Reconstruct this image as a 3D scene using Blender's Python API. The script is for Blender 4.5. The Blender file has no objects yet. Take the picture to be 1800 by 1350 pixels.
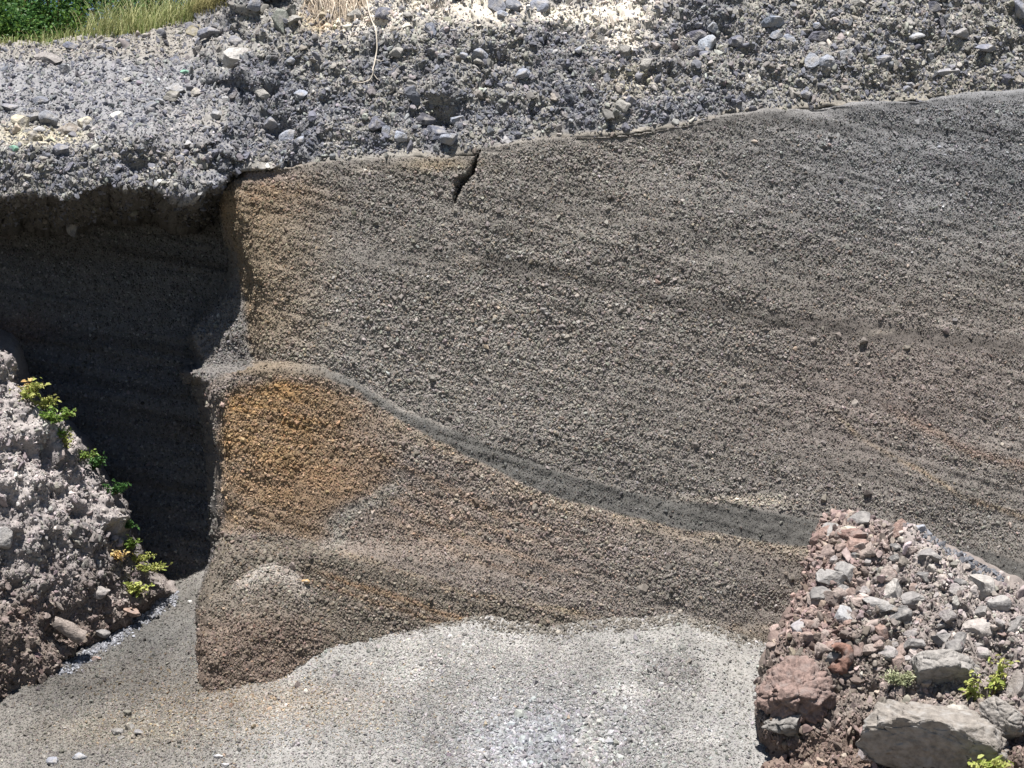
import bpy, bmesh, math, random
import numpy as np
from mathutils import Vector, Matrix, Euler

random.seed(7)
rng = np.random.default_rng(11)
SC = bpy.context.scene
COL = SC.collection

# ------------------------------------------------------------------ camera, world, sun
DIST = 40.0                                   # metres from the camera to the foot of the cliff
cam_d = bpy.data.cameras.new('camera')
cam = bpy.data.objects.new('camera', cam_d)
COL.objects.link(cam)
cam.location = (0, -DIST, 0)
cam.rotation_euler = (math.radians(90), 0, 0)
cam_d.sensor_width = 36
cam_d.lens = 80
cam_d.clip_start = 0.5
cam_d.clip_end = 4000
SC.camera = cam

SUN_EL, SUN_AZ = 68.0, 10.0                   # azimuth: degrees to the left of straight behind the camera
e, a = math.radians(SUN_EL), math.radians(SUN_AZ)
sun_dir = Vector((-math.sin(a) * math.cos(e), -math.cos(a) * math.cos(e), math.sin(e)))
world = bpy.data.worlds.new('World')
SC.world = world
world.use_nodes = True
wn = world.node_tree
sky = wn.nodes.new('ShaderNodeTexSky')
sky.sky_type = 'NISHITA'
sky.sun_disc = False
sky.sun_elevation = e
sky.sun_rotation = math.pi + a
sky.altitude = 2000
sky.air_density = 0.7
sky.dust_density = 0.3
wn.links.new(sky.outputs[0], wn.nodes['Background'].inputs[0])
wn.nodes['Background'].inputs[1].default_value = 0.05
sun_d = bpy.data.lights.new('sun', 'SUN')
sun_d.energy = 5.0
sun_d.angle = math.radians(0.5)
sun_d.color = (1.0, 0.96, 0.91)
sun = bpy.data.objects.new('sun', sun_d)
COL.objects.link(sun)
sun.location = (-10, -40, 60)
sun.rotation_euler = sun_dir.to_track_quat('Z', 'Y').to_euler()
SC.view_settings.view_transform = 'Standard'
SC.view_settings.look = 'None'
SC.view_settings.exposure = 1.05
SC.view_settings.gamma = 1.0
SC.render.engine = 'CYCLES'
SC.cycles.max_bounces = 6
SC.cycles.diffuse_bounces = 3

# ------------------------------------------------------------------ maths helpers
# The site is surveyed on a picture of it: s runs right and t runs down in centimetres on the plane
# through the foot of the cliff; every surface gives its own depth y there (metres away from the viewer).
def P(s, t, y):
    s, t, y = np.broadcast_arrays(np.asarray(s, float), np.asarray(t, float), np.asarray(y, float))
    k = (DIST + y) / DIST
    return np.stack([(s - 900) * 0.01 * k, y, (675 - t) * 0.01 * k], -1)

def ss(a, b, x):
    u = np.clip((x - a) / (b - a), 0, 1)
    return u * u * (3 - 2 * u)

def cv(x, *pts):
    q = np.array(pts, float)
    return np.interp(x, q[:, 0], q[:, 1])

def _hash(ix, iy, iz, seed):
    h = (ix.astype(np.uint32) * np.uint32(374761393) + iy.astype(np.uint32) * np.uint32(668265263)
         + iz.astype(np.uint32) * np.uint32(2147483647 ^ 0x5bd1e995) + np.uint32(seed * 974634777 & 0xffffffff))
    h = (h ^ (h >> np.uint32(13))) * np.uint32(1274126177)
    h = (h ^ (h >> np.uint32(15))) * np.uint32(2246822519)
    return (h ^ (h >> np.uint32(16))).astype(np.float64) / 4294967296.0

def vnoise(p, seed=0):
    f = np.floor(p)
    i = f.astype(np.int64)
    u = p - f
    u = u * u * u * (u * (u * 6 - 15) + 10)
    out = 0
    for dx in (0, 1):
        wx = u[..., 0] if dx else 1 - u[..., 0]
        for dy in (0, 1):
            wy = u[..., 1] if dy else 1 - u[..., 1]
            for dz in (0, 1):
                wz = u[..., 2] if dz else 1 - u[..., 2]
                out = out + wx * wy * wz * _hash(i[..., 0] + dx, i[..., 1] + dy, i[..., 2] + dz, seed)
    return out * 2 - 1

def fbm(p, scale, octaves=4, seed=0, gain=0.5):
    out, amp, tot = 0, 1, 0
    q = p * scale
    for o in range(octaves):
        out = out + amp * vnoise(q, seed + o * 17)
        tot += amp
        amp *= gain
        q = q * 2.03 + 5.1
    return out / tot * 1.6

def worley(p, scale, seed=0):
    q = p * scale
    i = np.floor(q).astype(np.int64)
    f1 = np.full(q.shape[:-1], 9.0)
    f2 = np.full(q.shape[:-1], 9.0)
    for dx in (-1, 0, 1):
        for dy in (-1, 0, 1):
            for dz in (-1, 0, 1):
                c = i + np.array([dx, dy, dz])
                h = [_hash(c[..., 0], c[..., 1], c[..., 2], seed + n) for n in (1, 2, 3)]
                d = np.sqrt(sum((c[..., n] + h[n] - q[..., n]) ** 2 for n in range(3)))
                f2 = np.minimum(f2, np.maximum(f1, d))
                f1 = np.minimum(f1, d)
    return f1, f2

def sdf(s, t, poly):
    """signed distance to a closed polygon, positive inside"""
    poly = np.array(poly, float)
    d = np.full(s.shape, 1e9)
    inside = np.zeros(s.shape, bool)
    for k in range(len(poly)):
        (x0, y0), (x1, y1) = poly[k], poly[(k + 1) % len(poly)]
        ex, ey = x1 - x0, y1 - y0
        u = np.clip(((s - x0) * ex + (t - y0) * ey) / (ex * ex + ey * ey + 1e-9), 0, 1)
        d = np.minimum(d, np.hypot(s - x0 - u * ex, t - y0 - u * ey))
        c = ((y0 > t) != (y1 > t)) & (s < ex * (t - y0) / (ey if abs(ey) > 1e-9 else 1e-9) + x0)
        inside ^= c
    return np.where(inside, d, -d)

def mix(c, col, m):
    return c + (np.array(col) - c) * np.clip(m, 0, 1)[..., None]

def gs(s, t, x, y, rx, ry):
    return np.exp(-((s - x) / rx) ** 2 - ((t - y) / ry) ** 2)

# ------------------------------------------------------------------ object helpers
def tag(o, label=None, cat=None, group=None, kind=None):
    if label: o['label'] = label
    if cat: o['category'] = cat
    if group: o['group'] = group
    if kind: o['kind'] = kind
    return o

def link(name, me, mat=None, parent=None, loc=(0, 0, 0)):
    o = bpy.data.objects.new(name, me)
    COL.objects.link(o)
    if mat is not None and not me.materials:
        me.materials.append(mat)
    o.location = loc
    if parent is not None:
        o.parent = parent
    return o

def empty(name, loc, label, cat, group=None, rotz=0):
    o = bpy.data.objects.new(name, None)
    COL.objects.link(o)
    o.empty_display_size = 0.1
    o.location = loc
    o.rotation_euler = (0, 0, rotz)
    return tag(o, label, cat, group)

def mesh_np(name, V, F, col=None, smooth=True):
    """V (n,3); F (m,k) all faces the same size"""
    me = bpy.data.meshes.new(name)
    V = np.ascontiguousarray(V, np.float32)
    F = np.ascontiguousarray(F, np.int32)
    m, k = F.shape
    me.vertices.add(len(V))
    me.vertices.foreach_set('co', V.ravel())
    me.loops.add(m * k)
    me.loops.foreach_set('vertex_index', F.ravel())
    me.polygons.add(m)
    me.polygons.foreach_set('loop_start', np.arange(0, m * k, k, dtype=np.int32))
    me.polygons.foreach_set('use_smooth', np.full(m, smooth, bool))
    me.update(calc_edges=True)
    if col is not None:
        at = me.attributes.new('col', 'FLOAT_COLOR', 'POINT')
        c4 = np.ones((len(V), 4), np.float32)
        c4[:, :3] = col
        at.data.foreach_set('color', c4.ravel())
    return me

# ------------------------------------------------------------------ materials
def mat_base(name):
    m = bpy.data.materials.new(name)
    m.use_nodes = True
    nt = m.node_tree
    b = nt.nodes['Principled BSDF']
    b.inputs['Roughness'].default_value = 0.95
    b.inputs['Specular IOR Level'].default_value = 0.15
    return m, nt, b

def nd(nt, t, **kw):
    n = nt.nodes.new(t)
    for k, v in kw.items():
        setattr(n, k, v)
    return n

def earth_mat(name, src, speck=0.5, scale=30, bump=0.02, bump_scale=60, spot=None):
    """src: GEOMETRY / INSTANCER colour attribute, or OBJECT for the object's own colour"""
    m, nt, b = mat_base(name)
    L = nt.links.new
    if src == 'OBJECT':
        at = nd(nt, 'ShaderNodeObjectInfo')
        cout = at.outputs['Color']
    else:
        at = nd(nt, 'ShaderNodeAttribute', attribute_name='col', attribute_type=src)
        cout = at.outputs['Color']
    tc = nd(nt, 'ShaderNodeTexCoord')
    n1 = nd(nt, 'ShaderNodeTexNoise')
    n1.inputs['Scale'].default_value = scale
    n1.inputs['Detail'].default_value = 5
    n1.inputs['Roughness'].default_value = 0.65
    L(tc.outputs['Object'], n1.inputs['Vector'])
    mr = nd(nt, 'ShaderNodeMapRange')
    mr.inputs['From Min'].default_value = 0.3
    mr.inputs['From Max'].default_value = 0.7
    mr.inputs['To Min'].default_value = 1 - speck
    mr.inputs['To Max'].default_value = 1 + speck
    L(n1.outputs['Fac'], mr.inputs['Value'])
    vm = nd(nt, 'ShaderNodeVectorMath', operation='SCALE')
    L(cout, vm.inputs[0])
    L(mr.outputs[0], vm.inputs['Scale'])
    col = vm.outputs[0]
    if spot:
        n3 = nd(nt, 'ShaderNodeTexNoise')
        n3.inputs['Scale'].default_value = spot[1]
        n3.inputs['Detail'].default_value = 6
        L(tc.outputs['Object'], n3.inputs['Vector'])
        r3 = nd(nt, 'ShaderNodeMapRange')
        r3.inputs['From Min'].default_value = 0.5
        r3.inputs['From Max'].default_value = 0.68
        L(n3.outputs['Fac'], r3.inputs['Value'])
        mx = nd(nt, 'ShaderNodeMix', data_type='RGBA')
        L(r3.outputs[0], mx.inputs['Factor'])
        L(col, mx.inputs['A'])
        mx.inputs['B'].default_value = (*spot[0], 1)
        col = mx.outputs['Result']
    L(col, b.inputs['Base Color'])
    n2 = nd(nt, 'ShaderNodeTexNoise')
    n2.inputs['Scale'].default_value = bump_scale
    n2.inputs['Detail'].default_value = 6
    n2.inputs['Roughness'].default_value = 0.7
    L(tc.outputs['Object'], n2.inputs['Vector'])
    bp = nd(nt, 'ShaderNodeBump')
    bp.inputs['Strength'].default_value = 1.0
    bp.inputs['Distance'].default_value = bump
    L(n2.outputs['Fac'], bp.inputs['Height'])
    L(bp.outputs[0], b.inputs['Normal'])
    return m

M_earth = earth_mat('weathered_scoria', 'GEOMETRY', 0.3, 26, 0.012, 30)
M_grain = earth_mat('lapilli_grain', 'INSTANCER', 0.25, 1.5, 0.006, 2.0)
M_rock = earth_mat('volcanic_rock', 'OBJECT', 0.35, 9, 0.03, 22, ((0.30, 0.285, 0.27), 5.0))
M_rock_red = earth_mat('oxidised_rock', 'OBJECT', 0.45, 10, 0.04, 20, ((0.23, 0.185, 0.17), 6.0))

def leaf_mat(name, c1, c2, trans=0.35):
    m, nt, b = mat_base(name)
    L = nt.links.new
    g = nd(nt, 'ShaderNodeNewGeometry')
    mx = nd(nt, 'ShaderNodeMix', data_type='RGBA')
    L(g.outputs['Random Per Island'], mx.inputs['Factor'])
    mx.inputs['A'].default_value = (*c1, 1)
    mx.inputs['B'].default_value = (*c2, 1)
    L(mx.outputs['Result'], b.inputs['Base Color'])
    b.inputs['Roughness'].default_value = 0.5
    b.inputs['Specular IOR Level'].default_value = 0.3
    tr = nd(nt, 'ShaderNodeBsdfTranslucent')
    L(mx.outputs['Result'], tr.inputs['Color'])
    ms = nd(nt, 'ShaderNodeMixShader')
    ms.inputs[0].default_value = trans
    L(b.outputs[0], ms.inputs[1])
    L(tr.outputs[0], ms.inputs[2])
    L(ms.outputs[0], nt.nodes['Material Output'].inputs['Surface'])
    return m

M_leaf_yellow = leaf_mat('yellow_green_leaf', (0.30, 0.37, 0.09), (0.52, 0.50, 0.20))
M_leaf_green = leaf_mat('fresh_green_leaf', (0.13, 0.24, 0.05), (0.28, 0.36, 0.10))
M_leaf_dark = leaf_mat('dark_green_leaf', (0.04, 0.11, 0.03), (0.11, 0.22, 0.07))
M_leaf_shrub = leaf_mat('shrub_leaf', (0.035, 0.085, 0.02), (0.14, 0.24, 0.05), 0.3)
M_leaf_orange = leaf_mat('orange_leaf', (0.55, 0.36, 0.16), (0.6, 0.5, 0.22))
M_cushion = leaf_mat('pale_cushion', (0.34, 0.38, 0.22), (0.52, 0.53, 0.36))
M_grass = leaf_mat('grass_blade', (0.13, 0.19, 0.045), (0.46, 0.44, 0.22))
M_turf = leaf_mat('dry_turf_blade', (0.13, 0.13, 0.05), (0.32, 0.28, 0.13))
M_dry = leaf_mat('dry_straw', (0.26, 0.20, 0.14), (0.52, 0.43, 0.33), 0.2)
M_stem, _nt, _b = mat_base('plant_stem')
_n = nd(_nt, 'ShaderNodeTexNoise'); _n.inputs['Scale'].default_value = 40
_r = nd(_nt, 'ShaderNodeValToRGB')
_r.color_ramp.elements[0].color = (0.06, 0.035, 0.02, 1)
_r.color_ramp.elements[1].color = (0.16, 0.11, 0.06, 1)
_nt.links.new(_n.outputs['Fac'], _r.inputs[0]); _nt.links.new(_r.outputs[0], _b.inputs['Base Color'])
M_root, _nt, _b = mat_base('bleached_root')
_n = nd(_nt, 'ShaderNodeTexNoise'); _n.inputs['Scale'].default_value = 30
_r = nd(_nt, 'ShaderNodeValToRGB')
_r.color_ramp.elements[0].color = (0.34, 0.29, 0.23, 1)
_r.color_ramp.elements[1].color = (0.62, 0.57, 0.5, 1)
_nt.links.new(_n.outputs['Fac'], _r.inputs[0]); _nt.links.new(_r.outputs[0], _b.inputs['Base Color'])

# ------------------------------------------------------------------ surfaces
class Surf: pass

def grid_normals(X):
    du = np.gradient(X, axis=1)
    dv = np.gradient(X, axis=0)
    n = np.cross(dv, du)
    return n / (np.linalg.norm(n, axis=-1, keepdims=True) + 1e-12)

def surface(name, s0, s1, t0, t1, step, yfun, colfun, dispfun, keep=None):
    s = np.arange(s0, s1 + step, step)
    t = np.arange(t0, t1 + step, step)
    S, T = np.meshgrid(s, t)
    Y = yfun(S, T)
    X = P(S, T, Y)
    N = grid_normals(X)
    X = X + N * dispfun(S, T, X)[..., None]
    N = grid_normals(X)
    C = np.clip(colfun(S, T, X), 0.01, 0.9)
    h, w = S.shape
    I = np.arange(h * w).reshape(h, w)
    F = np.stack([I[:-1, :-1], I[1:, :-1], I[1:, 1:], I[:-1, 1:]], -1).reshape(-1, 4)
    if keep is not None:
        F = F[keep(S, T)[:-1, :-1].ravel()]
    o = link(name, mesh_np(name, X.reshape(-1, 3), F, C.reshape(-1, 3)), M_earth)
    r = Surf()
    r.S, r.T, r.X, r.N, r.C, r.step, r.s0, r.t0, r.ob = S, T, X, N, C, step, s0, t0, o
    return r

def at(r, s, t):
    """point and normal of a surface at survey position (s, t)"""
    h, w = r.S.shape
    j = int(np.clip(round((s - r.s0) / r.step), 0, w - 1))
    i = int(np.clip(round((t - r.t0) / r.step), 0, h - 1))
    return Vector(r.X[i, j]), Vector(r.N[i, j])

# ---- outlines
EDGE = [(300, 408), (318, 392), (335, 388), (400, 404), (450, 424), (500, 437), (560, 441), (600, 444), (632, 452),
        (645, 446), (655, 400), (668, 366), (690, 364), (720, 373), (800, 386), (900, 388), (950, 392), (985, 386),
        (1020, 370), (1050, 360), (1100, 358), (1200, 352), (1300, 345)]
CONTACT = [(-300, 345), (0, 345), (100, 350), (200, 335), (300, 340), (345, 350), (385, 325), (405, 303), (470, 299), (520, 294), (580, 288), (640, 284),
           (700, 280), (780, 280), (834, 278), (842, 264), (920, 252), (1000, 244), (1100, 236), (1200, 222), (1270, 206), (1340, 199), (1450, 190),
           (1600, 180), (1800, 165), (2200, 140)]
BAND_U = [(440, 643), (500, 640), (560, 648), (620, 668), (700, 715), (800, 757), (900, 800), (1000, 836), (1100, 866), (1200, 882), (1300, 890), (1440, 912), (1800, 985)]
BAND_L = [(340, 655), (450, 656), (560, 660), (620, 688), (700, 735), (800, 792), (900, 846), (1000, 882), (1100, 906), (1200, 928), (1300, 945), (1440, 965), (1800, 1040)]
LOWER = [(340, 950), (400, 945), (470, 944), (530, 953), (600, 978), (700, 1012), (800, 1042), (900, 1064), (1030, 1088), (1200, 1110)]
ORANGE = [(385, 690), (420, 668), (480, 656), (560, 659), (625, 692), (700, 738), (728, 770), (715, 800), (690, 850), (640, 876), (600, 898), (584, 918),
          (582, 942), (556, 962), (500, 948), (440, 942), (380, 946), (375, 800)]
CREST = [(-300, 105), (0, 87), (70, 76), (150, 64), (280, 50), (335, 34), (380, 10), (420, -25), (500, -140), (2200, -160)]

RIDGE = [(340, 1060), (395, 1042), (435, 1008), (478, 990), (515, 1006), (560, 1045), (620, 1095), (700, 1140)]
def wall_y(s, t):
    y = 0.13 * (1100 - t) / 100
    d = s - cv(t, *EDGE)
    slope_w = cv(t, (300, 40), (400, 44), (620, 44), (650, 30), (760, 38), (900, 26), (960, 20), (1200, 16))
    depth = cv(t, (300, 0.7), (400, 0.8), (600, 0.75), (650, 0.6), (1200, 0.6))
    u = np.clip(1 - d / slope_w, 0, 1)
    y = y + depth * u ** 2.0
    # left flank, seen below the overhang
    flank = cv(t, (300, 12), (470, 20), (590, 98), (648, 90), (658, 56), (672, 14), (1200, 12))
    fd = cv(t, (300, 2.4), (470, 2.4), (590, 0.7), (645, 0.40), (662, 0.45), (684, 1.8), (1200, 1.8))
    o = np.clip(-d, 0, None)
    y = y + fd * np.clip(o / flank, 0, 1) ** 1.2 + np.clip(o - flank, 0, None) * 0.16
    # the beds below the dark band stand a little proud towards the left
    bl = cv(s, *BAND_U)
    y = y - 0.22 * ss(bl - 4, bl + 10, t) * ss(900, 480, s)
    # rounded knob at the foot of the promontory
    rg = cv(s, *RIDGE)
    y = y - 0.20 * ss(rg - 3, rg + 18, t) * ss(570, 500, s) - 0.42 * ss(rg + 5, rg + 120, t) * ss(640, 500, s)
    y = y - 0.25 * ss(948, 985, t) * ss(900, 500, s)
    y = y + 0.15 * ss(330, 300, t) * ss(560, 420, s)
    y = y + np.clip(cv(s, *CONTACT) - 4 - t, 0, None) * 0.06
    return y

def wall_disp(s, t, X):
    warp = t - (s - 900) * 0.28
    lam = vnoise(np.stack([s * 0.002, warp * 0.09, s * 0], -1), 5) + 0.6 * vnoise(np.stack([s * 0.004, warp * 0.2, s * 0], -1), 9)
    d = 0.10 * fbm(X, 0.45, 3, 1) + 0.014 * fbm(X, 2.5, 3, 4) + 0.014 * fbm(X, 9, 3, 8) + 0.010 * lam
    near = ss(200, 20, s - cv(t, *EDGE))
    d = d + near * 0.06 * fbm(X, 2.2, 4, 14)
    # open crack running down from the contact
    cx = cv(t, (262, 842), (285, 838), (300, 832), (325, 812), (345, 800), (360, 796))
    cw = cv(t, (258, 0.5), (270, 2.5), (290, 3.5), (305, 10), (322, 13), (335, 6), (350, 3), (365, 0.1))
    cx = cx + 4 * vnoise(np.stack([t * 0.09, 0 * t, 0 * t], -1), 47) + 2 * vnoise(np.stack([t * 0.3, 0 * t, 0 * t], -1), 48)
    cw = 0.72 * cw * (1 + 0.5 * vnoise(np.stack([t * 0.2, 0 * t, 0 * t], -1), 49))
    d = d - 0.42 * np.exp(-((s - cx) / (cw + 0.3)) ** 2) * ss(250, 268, t) * ss(372, 350, t)
    # small pits
    for x, y_, r_ in ((1450, 265, 6), (1357, 330, 5), (1210, 275, 7), (1640, 310, 5), (930, 512, 6), (1045, 640, 5), (700, 610, 6), (1073, 352, 6)):
        d = d - 0.06 * gs(s, t, x, y_, r_, r_)
    return d

def wall_col(s, t, X):
    s = s + 8 * fbm(X, 1.3, 3, 31)
    t = t + 6 * fbm(X, 1.1, 3, 33)
    c = np.ones(s.shape + (3,)) * np.array((0.215, 0.205, 0.19))
    c = mix(c, (0.205, 0.212, 0.222), ss(1000, 1700, s) * ss(560, 260, t))
    c = mix(c, (0.205, 0.178, 0.165), 0.8 * gs(s, t, 1560, 690, 330, 150))
    c = mix(c, (0.235, 0.222, 0.205), 0.7 * gs(s, t, 1000, 600, 350, 160))
    c = mix(c, (0.215, 0.17, 0.115), 0.8 * ss(640, 430, s) * ss(300, 380, t) * ss(700, 560, t))
    c = mix(c, (0.25, 0.18, 0.115), (0.55 + 0.3 * fbm(X, 2, 3, 45)) * gs(s, t, 490, 340, 85, 45))
    c = mix(c, (0.33, 0.27, 0.18), 0.6 * gs(s, t, 770, 290, 70, 12))
    c = mix(c, (0.26, 0.21, 0.20), 0.7 * gs(s, t, 450, 305, 60, 9))
    # thin bedding laminae
    for k, (dy, amp, th) in enumerate(((0, -0.36, 15), (-24, 0.14, 8), (40, 0.10, 9), (-60, -0.12, 10), (90, -0.10, 8), (-120, -0.14, 9), (150, 0.08, 10))):
        ln = cv(s, (500, 395), (820, 455), (1000, 485), (1200, 530), (1400, 566), (1800, 612)) + dy
        c = c * (1 + amp * np.exp(-((t - ln) / th) ** 2) * ss(620, 900, s))[..., None]
    for dy, amp, th in ((0, -0.28, 9), (28, 0.10, 7), (55, -0.18, 7), (95, -0.12, 8), (130, 0.1, 8), (165, -0.12, 7)):
        ln = cv(s, (1150, 228), (1300, 214), (1500, 222), (1800, 246)) + dy
        c = c * (1 + amp * np.exp(-((t - ln) / th) ** 2) * ss(1150, 1400, s))[..., None]
    warp = t - (s - 900) * 0.30
    lam = vnoise(np.stack([s * 0.0015, warp * 0.06, s * 0], -1), 55)
    fine = vnoise(np.stack([s * 0.0022, warp * 0.16, s * 0], -1), 57)
    c = c * (1 + 0.08 * lam + 0.07 * fine)[..., None]
    # orange laminae on the right
    ln = cv(s, (1440, 712), (1500, 752), (1560, 798), (1680, 868), (1800, 905))
    c = mix(c, (0.35, 0.28, 0.20), (0.45 + 0.4 * fbm(X, 2.5, 3, 35)) * np.exp(-((t - ln) / 5.5) ** 2) * ss(1430, 1520, s))
    ln = ln - 85
    c = mix(c, (0.25, 0.18, 0.14), 0.5 * np.exp(-((t - ln) / 9) ** 2) * ss(1520, 1620, s))
    u, l = cv(s, *BAND_U), cv(s, *BAND_L)
    # beds below the dark band
    below = ss(l - 3, l + 3, t)
    c = mix(c, (0.235, 0.21, 0.19), below)
    c = mix(c, (0.33, 0.28, 0.22), (0.6 + 0.4 * fbm(X, 2.5, 3, 36)) * below * ss(l + 40, l + 2, t) * ss(560, 700, s))
    c = mix(c, (0.235, 0.19, 0.155), 0.5 * gs(s, t, 760, 930, 190, 70) * below)
    for dy, amp in ((45, .5), (75, .4), (110, .5), (140, .35)):
        ln = l + dy + (s - 700) * -0.10 + 40
        c = mix(c, (0.28, 0.205, 0.145), 0.9 * amp * np.exp(-((t - ln) / 7) ** 2) * ss(590, 680, s) * ss(1150, 850, s))
    c = mix(c, (0.20, 0.19, 0.175), 0.8 * gs(s, t, 1270, 1040, 170, 80) * below)
    # dark fine band
    c = mix(c, (0.118, 0.118, 0.113), 0.95 * ss(u - 4, u + 5, t) * ss(l + 3, l - 3, t) * ss(430, 620, s))
    c = mix(c, (0.20, 0.165, 0.125), 0.9 * ss(u - 8, u + 3, t) * ss(l + 6, l - 2, t) * ss(600, 470, s))
    c = mix(c, (0.42, 0.385, 0.33), 0.95 * np.clip(1.3 * gs(s, t, 1335, 880, 48, 8) + 1.0 * gs(s, t, 1270, 876, 60, 6), 0, 1))
    # ochre stain
    d = sdf(s, t, ORANGE)
    m = ss(-8, 22, d) * (0.55 + 0.45 * ss(720, 470, s) * ss(980, 720, t)) * (0.85 + 0.2 * fbm(X, 3, 4, 40))
    m = m * (1 - 0.55 * ss(540, 735, s + 30 * fbm(X, 1.2, 3, 44))) * (1 - 0.22 * np.clip(lam + fine, 0, 1))
    c = mix(c, (0.285, 0.188, 0.095), m)
    c = mix(c, (0.27, 0.18, 0.11), 0.5 * ss(-3, 3, d) * gs(s, t, 560, 850, 100, 40))
    c = mix(c, (0.29, 0.28, 0.25), 0.75 * np.exp(-((d + 12) / 13) ** 2) * ss(560, 590, s) * ss(830, 870, t) * ss(990, 960, t))
    # lowest dark bed
    lo = cv(s, *LOWER)
    b2 = ss(lo - 3, lo + 4, t)
    c = mix(c, (0.31, 0.255, 0.18), (0.45 + 0.4 * fbm(X, 2.0, 3, 37)) * np.exp(-((t - lo + 6) / 6) ** 2) * ss(560, 640, s))
    c = mix(c, (0.185, 0.165, 0.14), b2)
    c = mix(c, (0.27, 0.18, 0.11), 0.6 * b2 * (np.exp(-((t - lo - 42) / 7) ** 2) + 0.7 * np.exp(-((t - lo - 62) / 6) ** 2)) * ss(520, 600, s))
    rg = cv(s, *RIDGE)
    c = mix(c, (0.35, 0.325, 0.295), (0.8 + 0.2 * fbm(X, 3, 3, 46)) * ss(rg - 3, rg + 3, t) * ss(rg + 60, rg + 8, t) * ss(400, 440, s) * ss(570, 530, s))
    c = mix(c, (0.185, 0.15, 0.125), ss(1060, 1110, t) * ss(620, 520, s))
    for x, y_, rx, ry in ((822, 456, 22, 8), (830, 536, 30, 8), (880, 545, 20, 6), (1550, 580, 30, 5), (640, 300, 25, 12)):
        c = mix(c, (0.36, 0.33, 0.29), 0.6 * gs(s, t, x, y_, rx, ry))
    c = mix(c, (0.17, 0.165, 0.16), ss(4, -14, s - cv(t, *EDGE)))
    return np.array((0.80, 0.776, 0.76)) * c * (1 + 0.09 * fbm(X, 0.8, 3, 60) + 0.05 * fbm(X, 5, 2, 61))[..., None]

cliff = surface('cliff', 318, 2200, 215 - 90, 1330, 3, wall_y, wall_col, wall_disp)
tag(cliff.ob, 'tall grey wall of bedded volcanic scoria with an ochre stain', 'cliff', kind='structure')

# ---- shadowed recess behind the promontory
def alc_y(s, t):
    y = 3.9 + 0.06 * (700 - t) / 100
    y = y + 0.3 - 0.5 * ss(200, 430, s) ** 2 - 0.25 * ss(640, 700, t)
    return y

def alc_disp(s, t, X):
    return 0.12 * fbm(X, 0.6, 4, 70) + 0.04 * fbm(X, 3, 4, 71) + 0.05 * vnoise(np.stack([s * 0.002, (t - s * 0.18) * 0.10, s * 0], -1), 72)

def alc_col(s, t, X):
    c = np.ones(s.shape + (3,)) * np.array((0.105, 0.104, 0.107))  # darker than the main wall: shade of the recess put into the colour
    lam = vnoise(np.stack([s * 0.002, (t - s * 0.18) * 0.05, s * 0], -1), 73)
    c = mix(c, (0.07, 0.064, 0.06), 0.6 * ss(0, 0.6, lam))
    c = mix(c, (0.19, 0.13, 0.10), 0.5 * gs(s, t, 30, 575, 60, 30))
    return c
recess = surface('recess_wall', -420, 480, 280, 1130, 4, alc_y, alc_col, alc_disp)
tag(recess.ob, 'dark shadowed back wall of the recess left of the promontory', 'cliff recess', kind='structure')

# ---- coarse rubble layer above the contact
def contact(s):
    q = np.stack([np.asarray(s, float) * 0.022, 0 * np.asarray(s, float), 0 * np.asarray(s, float) + 3.3], -1)
    return cv(s, *CONTACT) + (6 + 10 * ss(420, 330, s)) * fbm(q, 1.0, 4, 200) * (1 - 0.75 * ss(840, 900, s) * ss(1420, 1330, s))

def rub_y(s, t):
    c = contact(s)
    s0 = s
    s = s + 55 * ss(cv(s, *CREST) + 5, cv(s, *CREST) + 80, t) * fbm(np.stack([s * 0.012, t * 0.018, 0 * s], -1), 1.0, 3, 205)
    left = ss(490, 320, s)
    up = np.clip(c - t, 0, None) / 100
    y0 = 0.13 * (1100 - c) / 100 + 0.02 - 0.50 * ss(395, 325, s)
    steep = 0.36 * up
    shal = np.clip(up - 0.85, 0, None) * 2.2
    right = up * 0.5 + np.clip(up - 2.1, 0, None) * 0.6 * ss(1250, 1000, s)
    y = y0 + left * (steep + shal) + (1 - left) * right
    # crest at the upper left: the ground falls away behind it
    s = s0
    cr = cv(s, *CREST)
    over = np.clip(cr - t, 0, None)
    y = y + over * 0.10
    # underside
    dn = np.clip(t - c, 0, None)
    y = y + left * (0.0 + dn / 55 * 3.6) + (1 - left) * dn / 12 * 0.6
    # lip rounding
    y = y + 0.05 * ss(840, 900, s)
    return y

PITS = ((770, 205, 42, 26, .40), (1602, 140, 16, 17, .28), (1240, 62, 40, 24, .22), (485, 222, 60, 34, .25), (1655, 172, 14, 8, .25), (240, 285, 28, 20, .25),
        (380, 225, 22, 28, .3), (880, 105, 20, 10, .2), (1440, 65, 30, 12, .18), (510, 285, 26, 12, .35), (1285, 200, 22, 8, .2), (1480, 125, 10, 14, .2), (860, 150, 18, 9, .15))
def rub_disp(s, t, X):
    rough = 1 - 0.82 * ss(290, 225, t) * ss(420, 300, s)
    f1, f2 = worley(X, 3.2, 3)
    g1, g2 = worley(X, 8.0, 4)
    d = 0.13 * fbm(X, 0.9, 4, 20) + rough * (0.14 * (0.5 - 1.2 * f1 * f1) + 0.08 * (0.5 - 1.2 * g1 * g1) + 0.10 * fbm(X, 3, 5, 22, 0.6))
    c = contact(s)
    d = d * (0.25 + 0.75 * ss(c - 4, c - 40, t) + 0.75 * ss(420, 380, s) * ss(c - 40, c - 4, t))
    calm = ss(1000, 1300, s) * ss(c - 22, c - 2, t)
    d = d * (1 - 0.7 * calm)
    for x, y_, rx, ry, a_ in PITS:
        d = d - a_ * gs(s, t, x, y_, rx, ry)
    return d

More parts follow.
